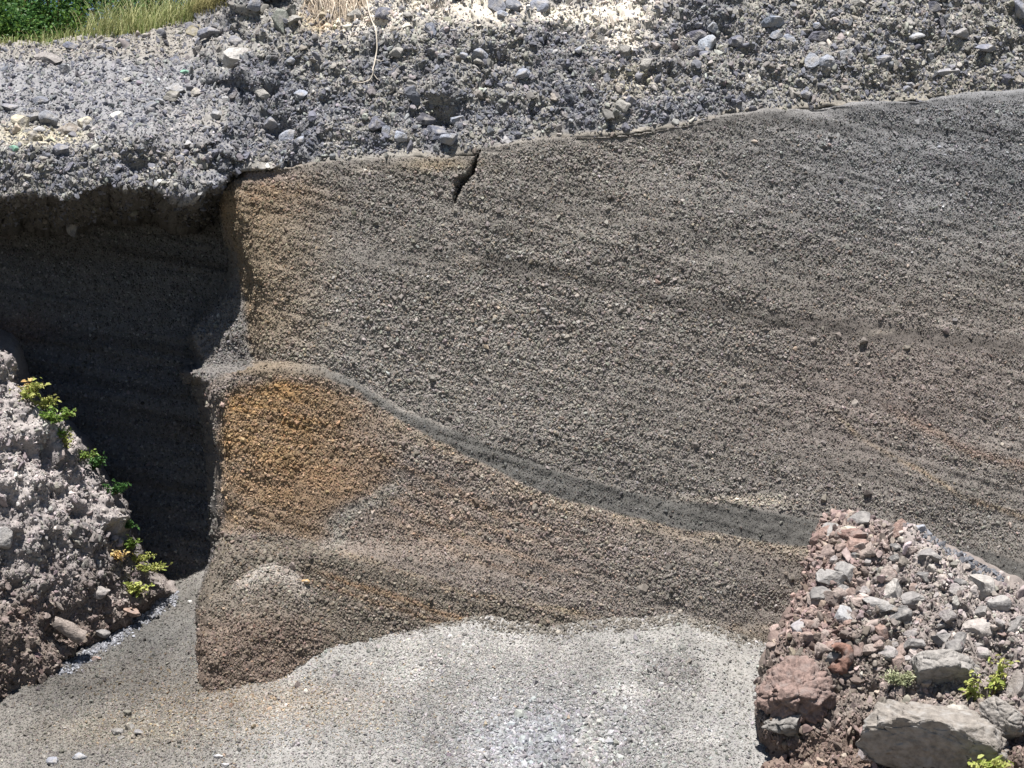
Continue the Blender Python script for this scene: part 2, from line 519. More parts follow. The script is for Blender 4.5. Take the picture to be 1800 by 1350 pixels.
def rub_col(s, t, X):
    s2 = s + 14 * fbm(X, 1.0, 3, 24)
    t2 = t + 10 * fbm(X, 1.0, 3, 25)
    n = fbm(X, 1.6, 4, 26)
    c = np.ones(s.shape + (3,)) * np.array((0.25, 0.24, 0.222))
    c = mix(c, (0.16, 0.163, 0.18), 0.75 * ss(-0.25, 0.4, n))
    # pale dusty areas
    c = mix(c, (0.62, 0.57, 0.49), 0.95 * np.clip(gs(s2, t2, 850, 26, 80, 32) + 1.2 * gs(s2, t2, 1085, 18, 85, 32) + gs(s2, t2, 630, 40, 80, 26) + gs(s2, t2, 1110, 78, 40, 30) + gs(s2, t2, 980, 22, 70, 14) + .7 * gs(s2, t2, 730, 10, 60, 22), 0, 1))
    c = mix(c, (0.42, 0.38, 0.30), 0.7 * gs(s2, t2, 1110, 150, 60, 30))
    c = mix(c, (0.46, 0.36, 0.22), 0.7 * np.clip(gs(s2, t2, 560, 38, 50, 20) + 0.6 * gs(s2, t2, 310, 220, 50, 50), 0, 1))
    c = mix(c, (0.275, 0.26, 0.23), 0.75 * ss(1200, 1450, s))
    # loose grey debris on the upper left shelf
    s2 = s2 + 40 * fbm(X, 0.5, 3, 29)
    shelf = ss(285, 240, t2) * ss(450, 310, s2)
    c = mix(c, (0.225, 0.225, 0.235), 0.85 * shelf)
    c = mix(c, (0.27, 0.25, 0.22), 0.8 * shelf * ss(120, 90, t2))
    c = mix(c, (0.45, 0.40, 0.28), 0.7 * gs(s2, t2, 60, 235, 70, 25))
    # underside of the overhang: its shade is put into a darker colour
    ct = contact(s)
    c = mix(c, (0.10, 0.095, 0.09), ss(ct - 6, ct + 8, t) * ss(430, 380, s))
    # sandy lip along the contact
    c = mix(c, (0.26, 0.235, 0.20), (0.35 + 0.4 * ss(690, 740, s)) * ss(ct - 18, ct - 6, t) * ss(500, 560, s) * ss(860, 830, s))
    c = mix(c, (0.27, 0.245, 0.21), 0.85 * ss(ct - 12, ct - 5, t) * ss(840, 900, s))
    c = mix(c, (0.235, 0.22, 0.19), 0.8 * ss(ct - 60, ct - 20, t) * ss(1400, 1650, s))
    return 0.88 * c * (1 + 0.12 * fbm(X, 4, 3, 28))[..., None]
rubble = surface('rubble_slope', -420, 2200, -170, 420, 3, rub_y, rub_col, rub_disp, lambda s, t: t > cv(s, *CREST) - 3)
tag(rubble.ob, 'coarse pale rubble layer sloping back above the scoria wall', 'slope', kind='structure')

# ---- ground: sand and gravel talus, then flat to the horizon
GH = [(-40, -7.2), (-9, -5.55), (-7, -5.35), (-6.1, -5.12), (-5.5, -4.72), (-4.5, -4.42), (-3.9, -4.28), (-3.4, -4.18), (-2.5, -4.2), (-1.8, -4.13), (-1.2, -4.04), (-0.7, -4.0), (-0.3, -4.09),
      (0.2, -4.19), (1.0, -4.17), (2.0, -4.13), (3.0, -4.11), (3.5, -4.25), (4.0, -4.45), (4.7, -4.62), (6, -4.8), (9, -5.0), (40, -7)]
def ground_h(x, y):
    h = cv(x, *GH)
    near = ss(-4.5, -0.5, y)
    h = h * near + (1 - near) * (-4.55 - 0.0 * x + 0.35 * np.minimum(0, (x + 3) * 0.28))
    z = h + 0.56 * np.clip(y, -7, 0) + 0.43 * np.clip(y, 0, None)
    z = z - 3.9 * 0 - 0.30 * (np.clip(-7 - y, 0, 6)) - 0.0
    z = np.maximum(z, -10.5 + 0 * z)
    return z

def sand_col(s, t, X):
    s2 = s + 26 * fbm(X, 0.9, 4, 80)
    t2 = t + 16 * fbm(X, 0.9, 4, 81)
    c = np.ones(s.shape + (3,)) * np.array((0.31, 0.30, 0.285))
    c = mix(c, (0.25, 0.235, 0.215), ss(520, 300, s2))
    c = mix(c, (0.22, 0.215, 0.205), 0.8 * gs(s2, t2, 280, 1110, 120, 50))
    c = mix(c, (0.32, 0.275, 0.225), 0.6 * gs(s2, t2, 470, 1230, 190, 45))
    c = mix(c, (0.34, 0.30, 0.24), 0.6 * gs(s2, t2, 220, 1290, 130, 30))
    c = mix(c, (0.40, 0.385, 0.36), 0.85 * np.clip(gs(s2, t2, 690, 1140, 110, 28) + gs(s2, t2, 1190, 1110, 70, 20) + gs(s2, t2, 1280, 1170, 60, 60), 0, 1))
    c = mix(c, (0.38, 0.36, 0.335), 0.5 * gs(s2, t2, 900, 1150, 160, 35))
    c = mix(c, (0.37, 0.375, 0.40), 0.8 * gs(s2, t2, 950, 1300, 150, 70))
    c = mix(c, (0.27, 0.265, 0.255), 0.7 * gs(s2, t2, 700, 1270, 55, 45))
    c = mix(c, (0.30, 0.295, 0.285), 0.7 * gs(s2, t2, 1290, 1290, 70, 70))
    c = mix(c, (0.46, 0.445, 0.42), 0.8 * np.clip(gs(s2, t2, 740, 1178, 40, 14) + gs(s2, t2, 1240, 1300, 30, 22) + gs(s2, t2, 1050, 1300, 22, 60) + gs(s2, t2, 1120, 1220, 80, 14), 0, 1))
    c = mix(c, (0.20, 0.185, 0.175), 0.55 * gs(s2, t2, 1175, 1190, 50, 30))
    c = mix(c, (0.42, 0.42, 0.45), 0.8 * np.exp(-((t - cv(s, (120, 1175), (190, 1125), (300, 1045))) / 9) ** 2) * ss(120, 150, s) * ss(320, 290, s))
    c = c * np.array((0.955, 0.96, 0.97))
    c = c * (1 + 0.09 * fbm(X * np.array((1.6, .22, .22)), 1.0, 4, 85))[..., None]
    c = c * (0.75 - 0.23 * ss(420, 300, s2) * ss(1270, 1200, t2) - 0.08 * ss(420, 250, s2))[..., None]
    return c * (1 + 0.16 * fbm(X * np.array((1, .4, .4)), 1.0, 4, 83) + 0.12 * fbm(X, 3.0, 3, 84))[..., None]

def to_st(X):
    k = (DIST + X[..., 1]) / DIST
    k = np.where(k < 0.05, 0.05, k)
    return X[..., 0] / k * 100 + 900, 675 - X[..., 2] / k * 100

def make_ground():
    xs = np.concatenate([np.array([-1500, -700, -300, -140, -70, -40, -25, -16]), np.arange(-12, 9.001, 0.035), np.array([11, 15, 22, 35, 60, 140, 300, 700, 1500])])
    ys = np.concatenate([np.array([-1500, -700, -300, -140, -80, -50, -35, -25, -18, -14, -11, -9, -7.5]), np.arange(-6.6, 5.0, 0.035), np.array([5.5, 6.5])])
    Xg, Yg = np.meshgrid(xs, ys)
    Z = ground_h(Xg, Yg)
    X = np.stack([Xg, Yg, Z], -1)
    fine = ss(-9, -6.5, Yg) * ss(-13, -11.5, Xg) * ss(10, 8.8, Xg)
    s, t = to_st(X)
    d = 0.09 * fbm(X, 0.6, 4, 90) + 0.12 * gs(s, t, 1215, 1150, 110, 40) + 0.10 * gs(s, t, 800, 1150, 110, 40) + 0.03 * fbm(X, 3, 3, 91) + 0.012 * fbm(X, 11, 2, 93)
    d = d + 0.05 * gs(s, t, 1175, 1190, 40, 26) * fbm(X, 6, 3, 92)
    X[..., 2] += d * fine
    N = -grid_normals(X)
    N = np.where(N[..., 2:3] < 0, -N, N)
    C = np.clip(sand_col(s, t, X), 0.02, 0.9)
    far = ss(-7, -12, Yg)
    C = mix(C, (0.11, 0.105, 0.08), far)
    h, w = Xg.shape
    I = np.arange(h * w).reshape(h, w)
    F = np.stack([I[:-1, :-1], I[:-1, 1:], I[1:, 1:], I[1:, :-1]], -1).reshape(-1, 4)
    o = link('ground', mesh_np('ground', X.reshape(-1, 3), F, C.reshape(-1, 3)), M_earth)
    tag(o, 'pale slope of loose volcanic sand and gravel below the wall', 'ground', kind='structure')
    r = Surf()
    r.S, r.T, r.X, r.N, r.C, r.ob = s, t, X, N, C, o
    return r
ground = make_ground()

# ---- left crusty outcrop
LEFT = [(-400, 560), (-60, 590), (0, 612), (18, 640), (40, 690), (70, 735), (105, 760), (150, 792), (178, 840), (205, 885), (228, 925), (246, 975), (268, 1008), (295, 1028), (318, 1038),
        (270, 1064), (200, 1112), (130, 1166), (60, 1212), (0, 1242), (-150, 1300), (-400, 1400)]
def ragged(s, t, poly):
    q = np.stack([s * 0.03, t * 0.03, 0 * s], -1)
    return sdf(s, t, poly) + 7 * fbm(q, 1.0, 4, 210) + 2

def out_y(poly, base, rnd, back):
    def f(s, t):
        d = ragged(s, t, poly)
        u = np.clip(1 - d / rnd, 0, 1)
        y = base(s, t) + back * 0.35 * (1 - np.sqrt(np.clip(1 - u * u, 0, 1)))
        return y + np.clip(-d, 0, None) / 14 * back
    return f
left_y = out_y(LEFT, lambda s, t: -0.30 + 0.23 * (1240 - t) / 100 + 0.008 * s, 40, 1.2)
def left_disp(s, t, X):
    f1, f2 = worley(X, 2.4, 13)
    g1, g2 = worley(X, 7, 14)
    up = ss(1120, 900, t)
    d = 0.18 * fbm(X, 0.9, 4, 100) + 0.13 * (0.5 - 1.2 * f1 * f1) + 0.07 * (0.5 - 1.2 * g1 * g1) + 0.08 * fbm(X, 5, 5, 101, 0.6)
    for x, y_, rx, ry in ((12, 985, 16, 30), (130, 905, 16, 20), (115, 780, 12, 10), (24, 1030, 14, 22), (75, 800, 10, 25), (195, 935, 10, 12), (95, 870, 20, 12)):
        d = d - 0.3 * gs(s, t, x, y_, rx, ry)
    for x, y_, rx, ry in ((35, 850, 45, 28), (60, 760, 40, 22), (110, 930, 45, 20), (190, 915, 30, 14), (8, 930, 20, 12)):
        d = d + 0.16 * gs(s, t, x, y_, rx, ry)
    return d * ss(-10, 3, ragged(s, t, LEFT))
def left_col(s, t, X):
    n = fbm(X, 2.2, 4, 104)
    c = np.ones(s.shape + (3,)) * np.array((0.30, 0.28, 0.275))
    c = mix(c, (0.18, 0.17, 0.172), 0.75 * ss(-0.1, 0.45, n))
    lowm = ss(960, 1130, t + 40 * n)
    c = mix(c, (0.19, 0.155, 0.135), 0.85 * lowm)
    c = mix(c, (0.25, 0.19, 0.165), 0.5 * lowm * ss(0, 0.5, fbm(X, 1.7, 3, 105)))
    c = mix(c, (0.42, 0.40, 0.39), 0.7 * np.clip(gs(s, t, 35, 850, 50, 26) + gs(s, t, 60, 760, 40, 20) + gs(s, t, 190, 920, 30, 14), 0, 1))
    return c * np.array((0.75, 0.728, 0.715)) * (1 + 0.25 * ss(1000, 860, t))[..., None] * (1 + 0.15 * fbm(X, 6, 3, 106))[..., None]
outcrop_l = surface('rock_outcrop', -420, 345, 560, 1420, 2.5, left_y, left_col, left_disp)
tag(outcrop_l.ob, 'pale crusty lava outcrop at the left edge in front of the dark recess', 'rock outcrop')

# ---- right outcrop carrying the boulders
RIGHT = [(1440, 930), (1462, 918), (1505, 912), (1545, 928), (1602, 934), (1650, 966), (1720, 1002), (1800, 1044), (1960, 1130), (2250, 1300), (2250, 1700), (1300, 1700), (1322, 1420),
         (1342, 1350), (1346, 1310), (1336, 1260), (1342, 1205), (1364, 1152), (1372, 1128), (1392, 1090), (1420, 1050), (1436, 990)]
right_y = out_y(RIGHT, lambda s, t: -0.75 - 0.72 * (t - 910) / 100 - 0.0022 * (s - 1440), 40, 1.2)
def right_disp(s, t, X):
    f1, f2 = worley(X, 2.6, 23)
    g1, g2 = worley(X, 8, 24)
    low = ss(1120, 1200, t)
    d = 0.15 * fbm(X, 0.9, 4, 110) + 0.20 * (0.5 - 1.2 * f1 * f1) + 0.10 * (0.5 - 1.2 * g1 * g1) + 0.10 * fbm(X, 5, 5, 111, 0.6)
    for x, y_, rx, ry, am in ((1530, 1215, 16, 24, .25), (1505, 1290, 18, 26, .35), (1380, 1320, 40, 20, .4), (1570, 1330, 40, 20, .35), (1720, 1225, 40, 14, .2)):
        d = d - am * gs(s, t, x, y_, rx, ry)
    return d * ss(-10, 3, ragged(s, t, RIGHT))
def right_col(s, t, X):
    n = fbm(X, 1.6, 4, 114)
    c = np.ones(s.shape + (3,)) * np.array((0.25, 0.238, 0.225))
    c = mix(c, (0.235, 0.185, 0.165), 0.75 * ss(1620, 1440, s + 60 * n))
    c = mix(c, (0.36, 0.345, 0.33), 0.8 * np.exp(-((t - cv(s, (1550, 925), (1640, 985), (1740, 1075), (1800, 1120))) / 26) ** 2) * ss(1540, 1600, s))
    c = mix(c, (0.20, 0.185, 0.165), 0.8 * ss(1110, 1170, t + 30 * n) * ss(1800, 1600, s))
    c = mix(c, (0.175, 0.14, 0.118), 0.8 * ss(1240, 1300, t + 25 * n))
    c = mix(c, (0.29, 0.265, 0.235), 0.7 * gs(s, t, 1640, 1215, 90, 30))
    return c * np.array((0.83, 0.765, 0.755)) * (1 + 0.16 * fbm(X, 6, 3, 115))[..., None]
outcrop_r = surface('rock_outcrop', 1300, 2260, 880, 1700, 3, right_y, right_col, right_disp)
tag(outcrop_r.ob, 'grey and reddish stony mound in the lower right corner carrying the boulders', 'rock outcrop')

# ---- hill top behind the crest, carries the shrubs
def make_hill():
    ss_ = np.arange(-420, 2200, 12)
    js = np.clip(np.round((ss_ - rubble.s0) / 3).astype(int), 0, rubble.S.shape[1] - 1)
    it = np.clip(np.round((cv(ss_, *CREST) - rubble.t0) / 3).astype(int) + 1, 0, rubble.S.shape[0] - 1)
    edge = rubble.X[it, js] - np.array((0, 0.0, 0.04))
    d = np.concatenate([np.arange(0, 9, 0.4), np.array([10, 13, 18, 30, 60, 140, 400, 1000])])
    X = edge[None] + np.stack([0 * d, d, -0.05 * np.clip(d, 0, 9)], -1)[:, None]
    zs = edge[:, 2].mean()
    X[..., 2] += (ss(4, 40, d)[:, None]) * (zs - edge[:, 2])[None]
    X[..., 0] += (d / 1000)[:, None] * (edge[:, 0] * 80)[None]
    X[..., 2] += 0.10 * fbm(X, 0.5, 3, 120) * ss(0, 1.5, d)[:, None]
    h, w = X.shape[:2]
    I = np.arange(h * w).reshape(h, w)
    F = np.stack([I[:-1, :-1], I[:-1, 1:], I[1:, 1:], I[1:, :-1]], -1).reshape(-1, 4)
    C = np.ones((h * w, 3)) * np.array((0.12, 0.11, 0.06))
    o = link('hill', mesh_np('hill', X.reshape(-1, 3), F, C), M_earth)
    tag(o, 'overgrown ground on top of the slope behind the crest', 'hill', kind='structure')
    return ss_, d, X
HS, HD, HX = make_hill()
def hill_at(s, d):
    return Vector(HX[int(np.argmin(abs(HD - d))), int(np.argmin(abs(HS - s)))])

# ------------------------------------------------------------------ loose grains: real little stones set into the surfaces
def hull_rock(seed, n=13, flat=0.75):
    r = random.Random(seed)
    bm = bmesh.new()
    for _ in range(n):
        v = Vector((r.gauss(0, 1), r.gauss(0, 1), r.gauss(0, 1))).normalized() * r.uniform(0.75, 1.05)
        bm.verts.new((v.x, v.y, v.z * flat))
    res = bmesh.ops.convex_hull(bm, input=bm.verts[:])
    for g in set(res['geom_interior']) | set(res['geom_unused']):
        if isinstance(g, bmesh.types.BMVert) and g.is_valid:
            bm.verts.remove(g)
    me = bpy.data.meshes.new('grain')
    bm.to_mesh(me)
    bm.free()
    return me

def ico(sub):
    bm = bmesh.new()
    bmesh.ops.create_icosphere(bm, subdivisions=sub, radius=1)
    V = np.array([v.co[:] for v in bm.verts])
    F = np.array([[v.index for v in f.verts] for f in bm.faces])
    bm.free()
    return V, F
ICO = {k: ico(k) for k in (2, 3, 4, 5, 6)}

def rock_np(seed, sub=4, cuts=9, dims=(1, 1, 1), rough=0.05, lumpy=0.12, cut_rng=(0.55, 0.9), planes=(), lobes=0.0):
    r = np.random.default_rng(seed)
    V, F = ICO[sub]
    V = V.copy()
    off = r.uniform(-50, 50, 3)
    V = V * (1 + lumpy * fbm(V + off, 1.1, 2, seed % 97))[:, None]
    if lobes:
        f1, f2 = worley(V + off, 1.7, seed % 71)
        g1, g2 = worley(V + off, 3.9, seed % 67)
        V = V * (1 + lobes * (0.5 - 1.1 * f1 * f1) - 0.08 * np.exp(-((f2 - f1) / 0.07) ** 2) - 0.03 * np.exp(-((g2 - g1) / 0.10) ** 2))[:, None]
    for n, dd in planes:
        n = np.array(n) / np.linalg.norm(n)
        V = V - np.clip(V @ n - dd, 0, None)[:, None] * n * 0.93
    for _ in range(cuts):
        n = r.normal(size=3)
        n /= np.linalg.norm(n)
        dd = r.uniform(*cut_rng)
        e_ = V @ n - dd
        V = V - np.clip(e_, 0, None)[:, None] * n * 0.94
    nn = V / np.linalg.norm(V, axis=1, keepdims=True)
    V = V + nn * (rough * fbm(V + off, 2.5, 5, seed % 89, 0.6))[:, None]
    return V * np.array(dims), F

grain_col = bpy.data.collections.new('grain_shapes')
for k in range(12):
    me = hull_rock(k, 11 + k % 5, 0.6 + 0.1 * (k % 4))
    me.materials.append(M_grain)
    grain_col.objects.link(bpy.data.objects.new('grain', me))
clast_col = bpy.data.collections.new('clast_shapes')
for k in range(12):
    V, F = rock_np(200 + k, 3, 13, (1, 0.85, 0.7), 0.13, 0.2, (0.3, 0.8))
    me = mesh_np('clast', V, F, None, k % 3 == 0)
    me.materials.append(M_grain)
    clast_col.objects.link(bpy.data.objects.new('clast', me))

def scatter_nodes(name, coll, count):
    ng = bpy.data.node_groups.new(name, 'GeometryNodeTree')
    ng.interface.new_socket('Geometry', in_out='INPUT', socket_type='NodeSocketGeometry')
    ng.interface.new_socket('Geometry', in_out='OUTPUT', socket_type='NodeSocketGeometry')
    N, L = ng.nodes, ng.links.new
    gi, go = N.new('NodeGroupInput'), N.new('NodeGroupOutput')
    ci = N.new('GeometryNodeCollectionInfo')
    ci.inputs['Collection'].default_value = coll
    ci.inputs['Separate Children'].default_value = True
    ci.inputs['Reset Children'].default_value = True
    ip = N.new('GeometryNodeInstanceOnPoints')
    ip.inputs['Pick Instance'].default_value = True
    ri = N.new('FunctionNodeRandomValue'); ri.data_type = 'INT'
    [s for s in ri.inputs if s.name == 'Max' and s.type == 'INT'][0].default_value = count - 1
    sc = N.new('GeometryNodeInputNamedAttribute'); sc.data_type = 'FLOAT_VECTOR'; sc.inputs['Name'].default_value = 'scl'
    ro = N.new('GeometryNodeInputNamedAttribute'); ro.data_type = 'FLOAT_VECTOR'; ro.inputs['Name'].default_value = 'rot'
    L(gi.outputs[0], ip.inputs['Points'])
    L(ci.outputs[0], ip.inputs['Instance'])
    L([s for s in ri.outputs if s.type == 'INT'][0], ip.inputs['Instance Index'])
    L([s for s in sc.outputs if s.enabled][0], ip.inputs['Scale'])
    L([s for s in ro.outputs if s.enabled][0], ip.inputs['Rotation'])
    L(ip.outputs[0], go.inputs[0])
    return ng
NG_GRAIN = scatter_nodes('set_grains', grain_col, 12)
NG_CLAST = scatter_nodes('set_clasts', clast_col, 12)

def scatter(name, label, cat, parts, ng):
    """parts: list of (points, radii, colours)"""
    pts = np.concatenate([p[0] for p in parts])
    rad = np.concatenate([p[1] for p in parts])
    col = np.concatenate([p[2] for p in parts])
    n = len(pts)
    me = bpy.data.meshes.new(name)
    me.vertices.add(n)
    me.vertices.foreach_set('co', np.ascontiguousarray(pts, np.float32).ravel())
    a_ = me.attributes.new('scl', 'FLOAT_VECTOR', 'POINT')
    scl = rad[:, None] * rng.uniform(0.75, 1.25, (n, 3))
    a_.data.foreach_set('vector', np.ascontiguousarray(scl, np.float32).ravel())
    a_ = me.attributes.new('rot', 'FLOAT_VECTOR', 'POINT')
    a_.data.foreach_set('vector', np.ascontiguousarray(rng.uniform(0, 6.28, (n, 3)), np.float32).ravel())
    a_ = me.attributes.new('col', 'FLOAT_COLOR', 'POINT')
    c4 = np.ones((n, 4), np.float32)
    c4[:, :3] = np.clip(col, 0.01, 0.9)
    a_.data.foreach_set('color', c4.ravel())
    o = link(name, me)
    md = o.modifiers.new('set_stones', 'NODES')
    md.node_group = ng
    return tag(o, label, cat, kind='stuff')

def sow(r, n, prob, size, embed=(-0.35, 0.35), var=0.28, tint=None, sig=0.3, window=None):
    """n stones over a surface; prob(s,t) relative density, size(s,t) radius in cm"""
    S, T = r.S, r.T
    p = prob(S, T) * (S > -220) * (S < 1960) * (T > -40) * (T < 1420)
    p = np.clip(p, 0, None)[:-1, :-1]
    q = p.ravel() / p.sum()
    idx = rng.choice(len(q), n, p=q)
    i, j = np.unravel_index(idx, p.shape)
    a_, b_ = rng.random((2, n))
    def lerp(A):
        a2, b2 = (a_, b_) if A.ndim == 2 else (a_[:, None], b_[:, None])
        return (A[i, j] * (1 - a2) * (1 - b2) + A[i, j + 1] * a2 * (1 - b2) + A[i + 1, j] * (1 - a2) * b2 + A[i + 1, j + 1] * a2 * b2)
    X, N, C, s, t = lerp(r.X), lerp(r.N), lerp(r.C), lerp(S), lerp(T)
    rad = size(s, t) * 0.01 * np.exp(rng.normal(0, sig, n))
    X = X + N * (rad * rng.uniform(embed[0], embed[1], n))[:, None]
    C = C * np.exp(rng.normal(0, var, n))[:, None] * (1 + rng.normal(0, 0.03, (n, 3)))
    if tint is not None:
        C = tint(s, t, C, n)
    return X, rad, C

def wall_prob(s, t):
    c = cv(s, *CONTACT)
    return (t > c - 12) * (s > cv(t, *EDGE) - 115) * 1.0
def wall_size(s, t):
    u, l = cv(s, *BAND_U), cv(s, *BAND_L)
    r_ = 2.9 + 0.5 * gs(s, t, 900, 600, 400, 200)
    r_ = r_ - 1.2 * ss(u - 8, u + 4, t) * ss(l + 2, l - 4, t)
    r_ = r_ - 0.7 * gs(s, t, 560, 880, 200, 50) - 0.8 * gs(s, t, 800, 1010, 200, 30)
    ln = cv(s, (820, 455), (1000, 485), (1200, 530), (1400, 566), (1800, 612))
    r_ = r_ - 1.0 * np.exp(-((t - ln) / 16) ** 2)
    r_ = r_ - 0.5 * ss(1000, 1500, s) + 0.4 * ss(640, 450, s)
    ct = cv(s, *CONTACT)
    r_ = r_ - 1.2 * ss(ct + 18, ct + 4, t)
    return r_
def bed_size(s, t):
    w = t - (s - 900) * 0.30
    return 1 + 0.18 * vnoise(np.stack([s * 0.0015, w * 0.045, 0 * s], -1), 58) + 0.18 * vnoise(np.stack([s * 0.006, w * 0.02, 0 * s], -1), 59)
def wall_tint(s, t, C, n):
    k = rng.random(n)
    C = np.where((k < 0.04)[:, None], C * np.array((0.95, 0.99, 1.04)) * 1.3, C)
    C = np.where(((k > 0.3) & (k < 0.42))[:, None], C * 0.6, C)
    C = np.where((k > 0.94)[:, None], C * np.array((1.08, 0.97, 0.88)) * 1.08, C)
    return C
g1 = sow(cliff, 400000, wall_prob, lambda s, t: wall_size(s, t) * 0.63 * bed_size(s, t), (-0.4, 0.4), 0.22, wall_tint, 0.33)
g2 = sow(cliff, 2200, lambda s, t: wall_prob(s, t) * (t > cv(s, *CONTACT) + 20), lambda s, t: 3.9 + 0 * s, (-0.5, 0.3), 0.3, wall_tint, 0.35)
scatter('scoria_lapilli', 'countless pea to plum sized scoria fragments packed in the wall', 'lapilli', [g1, g2], NG_GRAIN)
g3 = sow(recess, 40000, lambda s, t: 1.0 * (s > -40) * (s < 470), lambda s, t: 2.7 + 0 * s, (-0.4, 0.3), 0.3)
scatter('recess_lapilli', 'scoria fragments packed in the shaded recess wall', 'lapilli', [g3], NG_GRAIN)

def sand_prob(s, t):
    return (t > 985) * (t < 1390) * (s > -40) * (s < 1460) * (0.25 + 1.6 * gs(s, t, 950, 1310, 220, 100) + 0.7 * gs(s, t, 450, 1250, 250, 70) + 0.8 * gs(s, t, 850, 1170, 200, 50) + 1.6 * gs(s, t, 1175, 1190, 46, 28) + 0.5 * gs(s, t, 200, 1290, 160, 70))
def sand_tint(s, t, C, n):
    k = rng.random(n)[:, None]
    warm = (gs(s, t, 420, 1240, 260, 80))[:, None]
    C = np.where(k < 0.07, C * 0.7, C)
    C = np.where((k > 0.8), C * (1.2), C)
    C = np.where((k > 0.45) & (k < 0.45 + 0.3 * warm), C * np.array((1.12, 0.95, 0.75)), C)
    return C
g4 = sow(ground, 190000, sand_prob, lambda s, t: 1.45 + 1.7 * gs(s, t, 970, 1320, 170, 80) + 0.9 * gs(s, t, 1175, 1190, 50, 30) + 0 * s, (-0.4, 0.35), 0.2, sand_tint, 0.38)
FOOT = [(340, 1215), (353, 1204), (450, 1165), (560, 1118), (650, 1110), (720, 1100), (780, 1088), (830, 1085), (870, 1100), (920, 1108), (1000, 1100), (1100, 1095), (1200, 1090), (1250, 1100), (1300, 1120), (1370, 1130)]
g4b = sow(ground, 5000, lambda s, t: np.exp(-((t - cv(s, *FOOT) - 2) / 10) ** 2) * (s > 345) * (s < 1420), lambda s, t: 2.0 + 0 * s, (0, .6), 0.25, lambda s, t, C, n: np.array((0.17, 0.155, 0.135)) * np.exp(rng.normal(0, .3, n))[:, None], 0.35)
g4c = sow(ground, 1100, lambda s, t: np.exp(-((t - cv(s, (120, 1180), (190, 1130), (300, 1052))) / 9) ** 2) * (s > 100) * (s < 310), lambda s, t: 2.4 + 0 * s, (0, .5), 0.25, lambda s, t, C, n: np.array((0.20, 0.205, 0.225)) * np.exp(rng.normal(0, .3, n))[:, None], 0.35)
g4d = sow(ground, 1500, lambda s, t: (t > 1120) * (t < 1380) * (s > -30) * (s < 1340) * (0.3 + gs(s, t, 230, 1290, 110, 50) + gs(s, t, 1175, 1190, 60, 40)), lambda s, t: 2.5 + 0 * s, (-.1, .5), 0.3, None, 0.4)
scatter('gravel', 'loose pale gravel strewn over the sand slope', 'gravel', [g4, g4b, g4c, g4d], NG_GRAIN)

def rub_prob(s, t):
    c = contact(s)
    lip = ss(c - 4, c - 24, t) + 0.1
    return np.where(s < 420, (t < c + 45) * 1.0, (t < c + 2) * lip) * (t > cv(s, *CREST) - 2) * (1 - 0.88 * np.clip(gs(s, t, 850, 24, 70, 28) + gs(s, t, 1085, 18, 75, 26) + .6 * gs(s, t, 1115, 78, 40, 26), 0, 1))
def rub_tint(s, t, C, n):
    k = rng.random(n)[:, None]
    blue = np.array((0.10, 0.106, 0.135))
    C = np.where(k < 0.42, C * 0.25 + blue * 0.75 * (0.7 + 0.6 * rng.random((n, 1))), C)
    return C
g5 = sow(rubble, 95000, rub_prob, lambda s, t: 2.3 + 0 * s, (-0.5, 0.4), 0.28, rub_tint, 0.4)
g6 = sow(rubble, 13000, rub_prob, lambda s, t: 5.2 + 0 * s, (-0.6, 0.4), 0.25, rub_tint, 0.35)
scatter('rubble_clasts', 'coarse angular lava fragments packed in the rubble layer', 'rubble', [g5, g6], NG_CLAST)

g7 = sow(outcrop_l, 34000, lambda s, t: (ragged(s, t, LEFT) > -7) * (0.7 + 0.5 * ss(900, 1100, t)), lambda s, t: 2.2 + 0 * s, (-0.5, 0.4), 0.25, None, 0.55)
g8 = sow(outcrop_r, 22000, lambda s, t: (ragged(s, t, RIGHT) > -7) * 1.0, lambda s, t: 2.7 + 0 * s, (-0.4, 0.45), 0.32, None, 0.4)
g9 = sow(outcrop_r, 5500, lambda s, t: (ragged(s, t, RIGHT) > -7) * (0.25 + ss(1160, 1090, t) * ss(1620, 1540, s)), lambda s, t: 5.5 + 0 * s, (-0.35, 0.5), 0.3, None, 0.42)
g10 = sow(outcrop_r, 500, lambda s, t: (np.abs(ragged(s, t, RIGHT) + 2) < 7) * (s > 1575) * (s < 1760), lambda s, t: 4.0 + 0 * s, (-0.2, 0.6), 0.3, lambda s, t, C, n: np.array((0.135, 0.14, 0.155)) * np.exp(rng.normal(0, .3, n))[:, None], 0.4)
scatter('mound_rubble', 'broken rock crumbs covering the two foreground outcrops', 'rubble', [g7, g8, g9, g10], NG_CLAST)

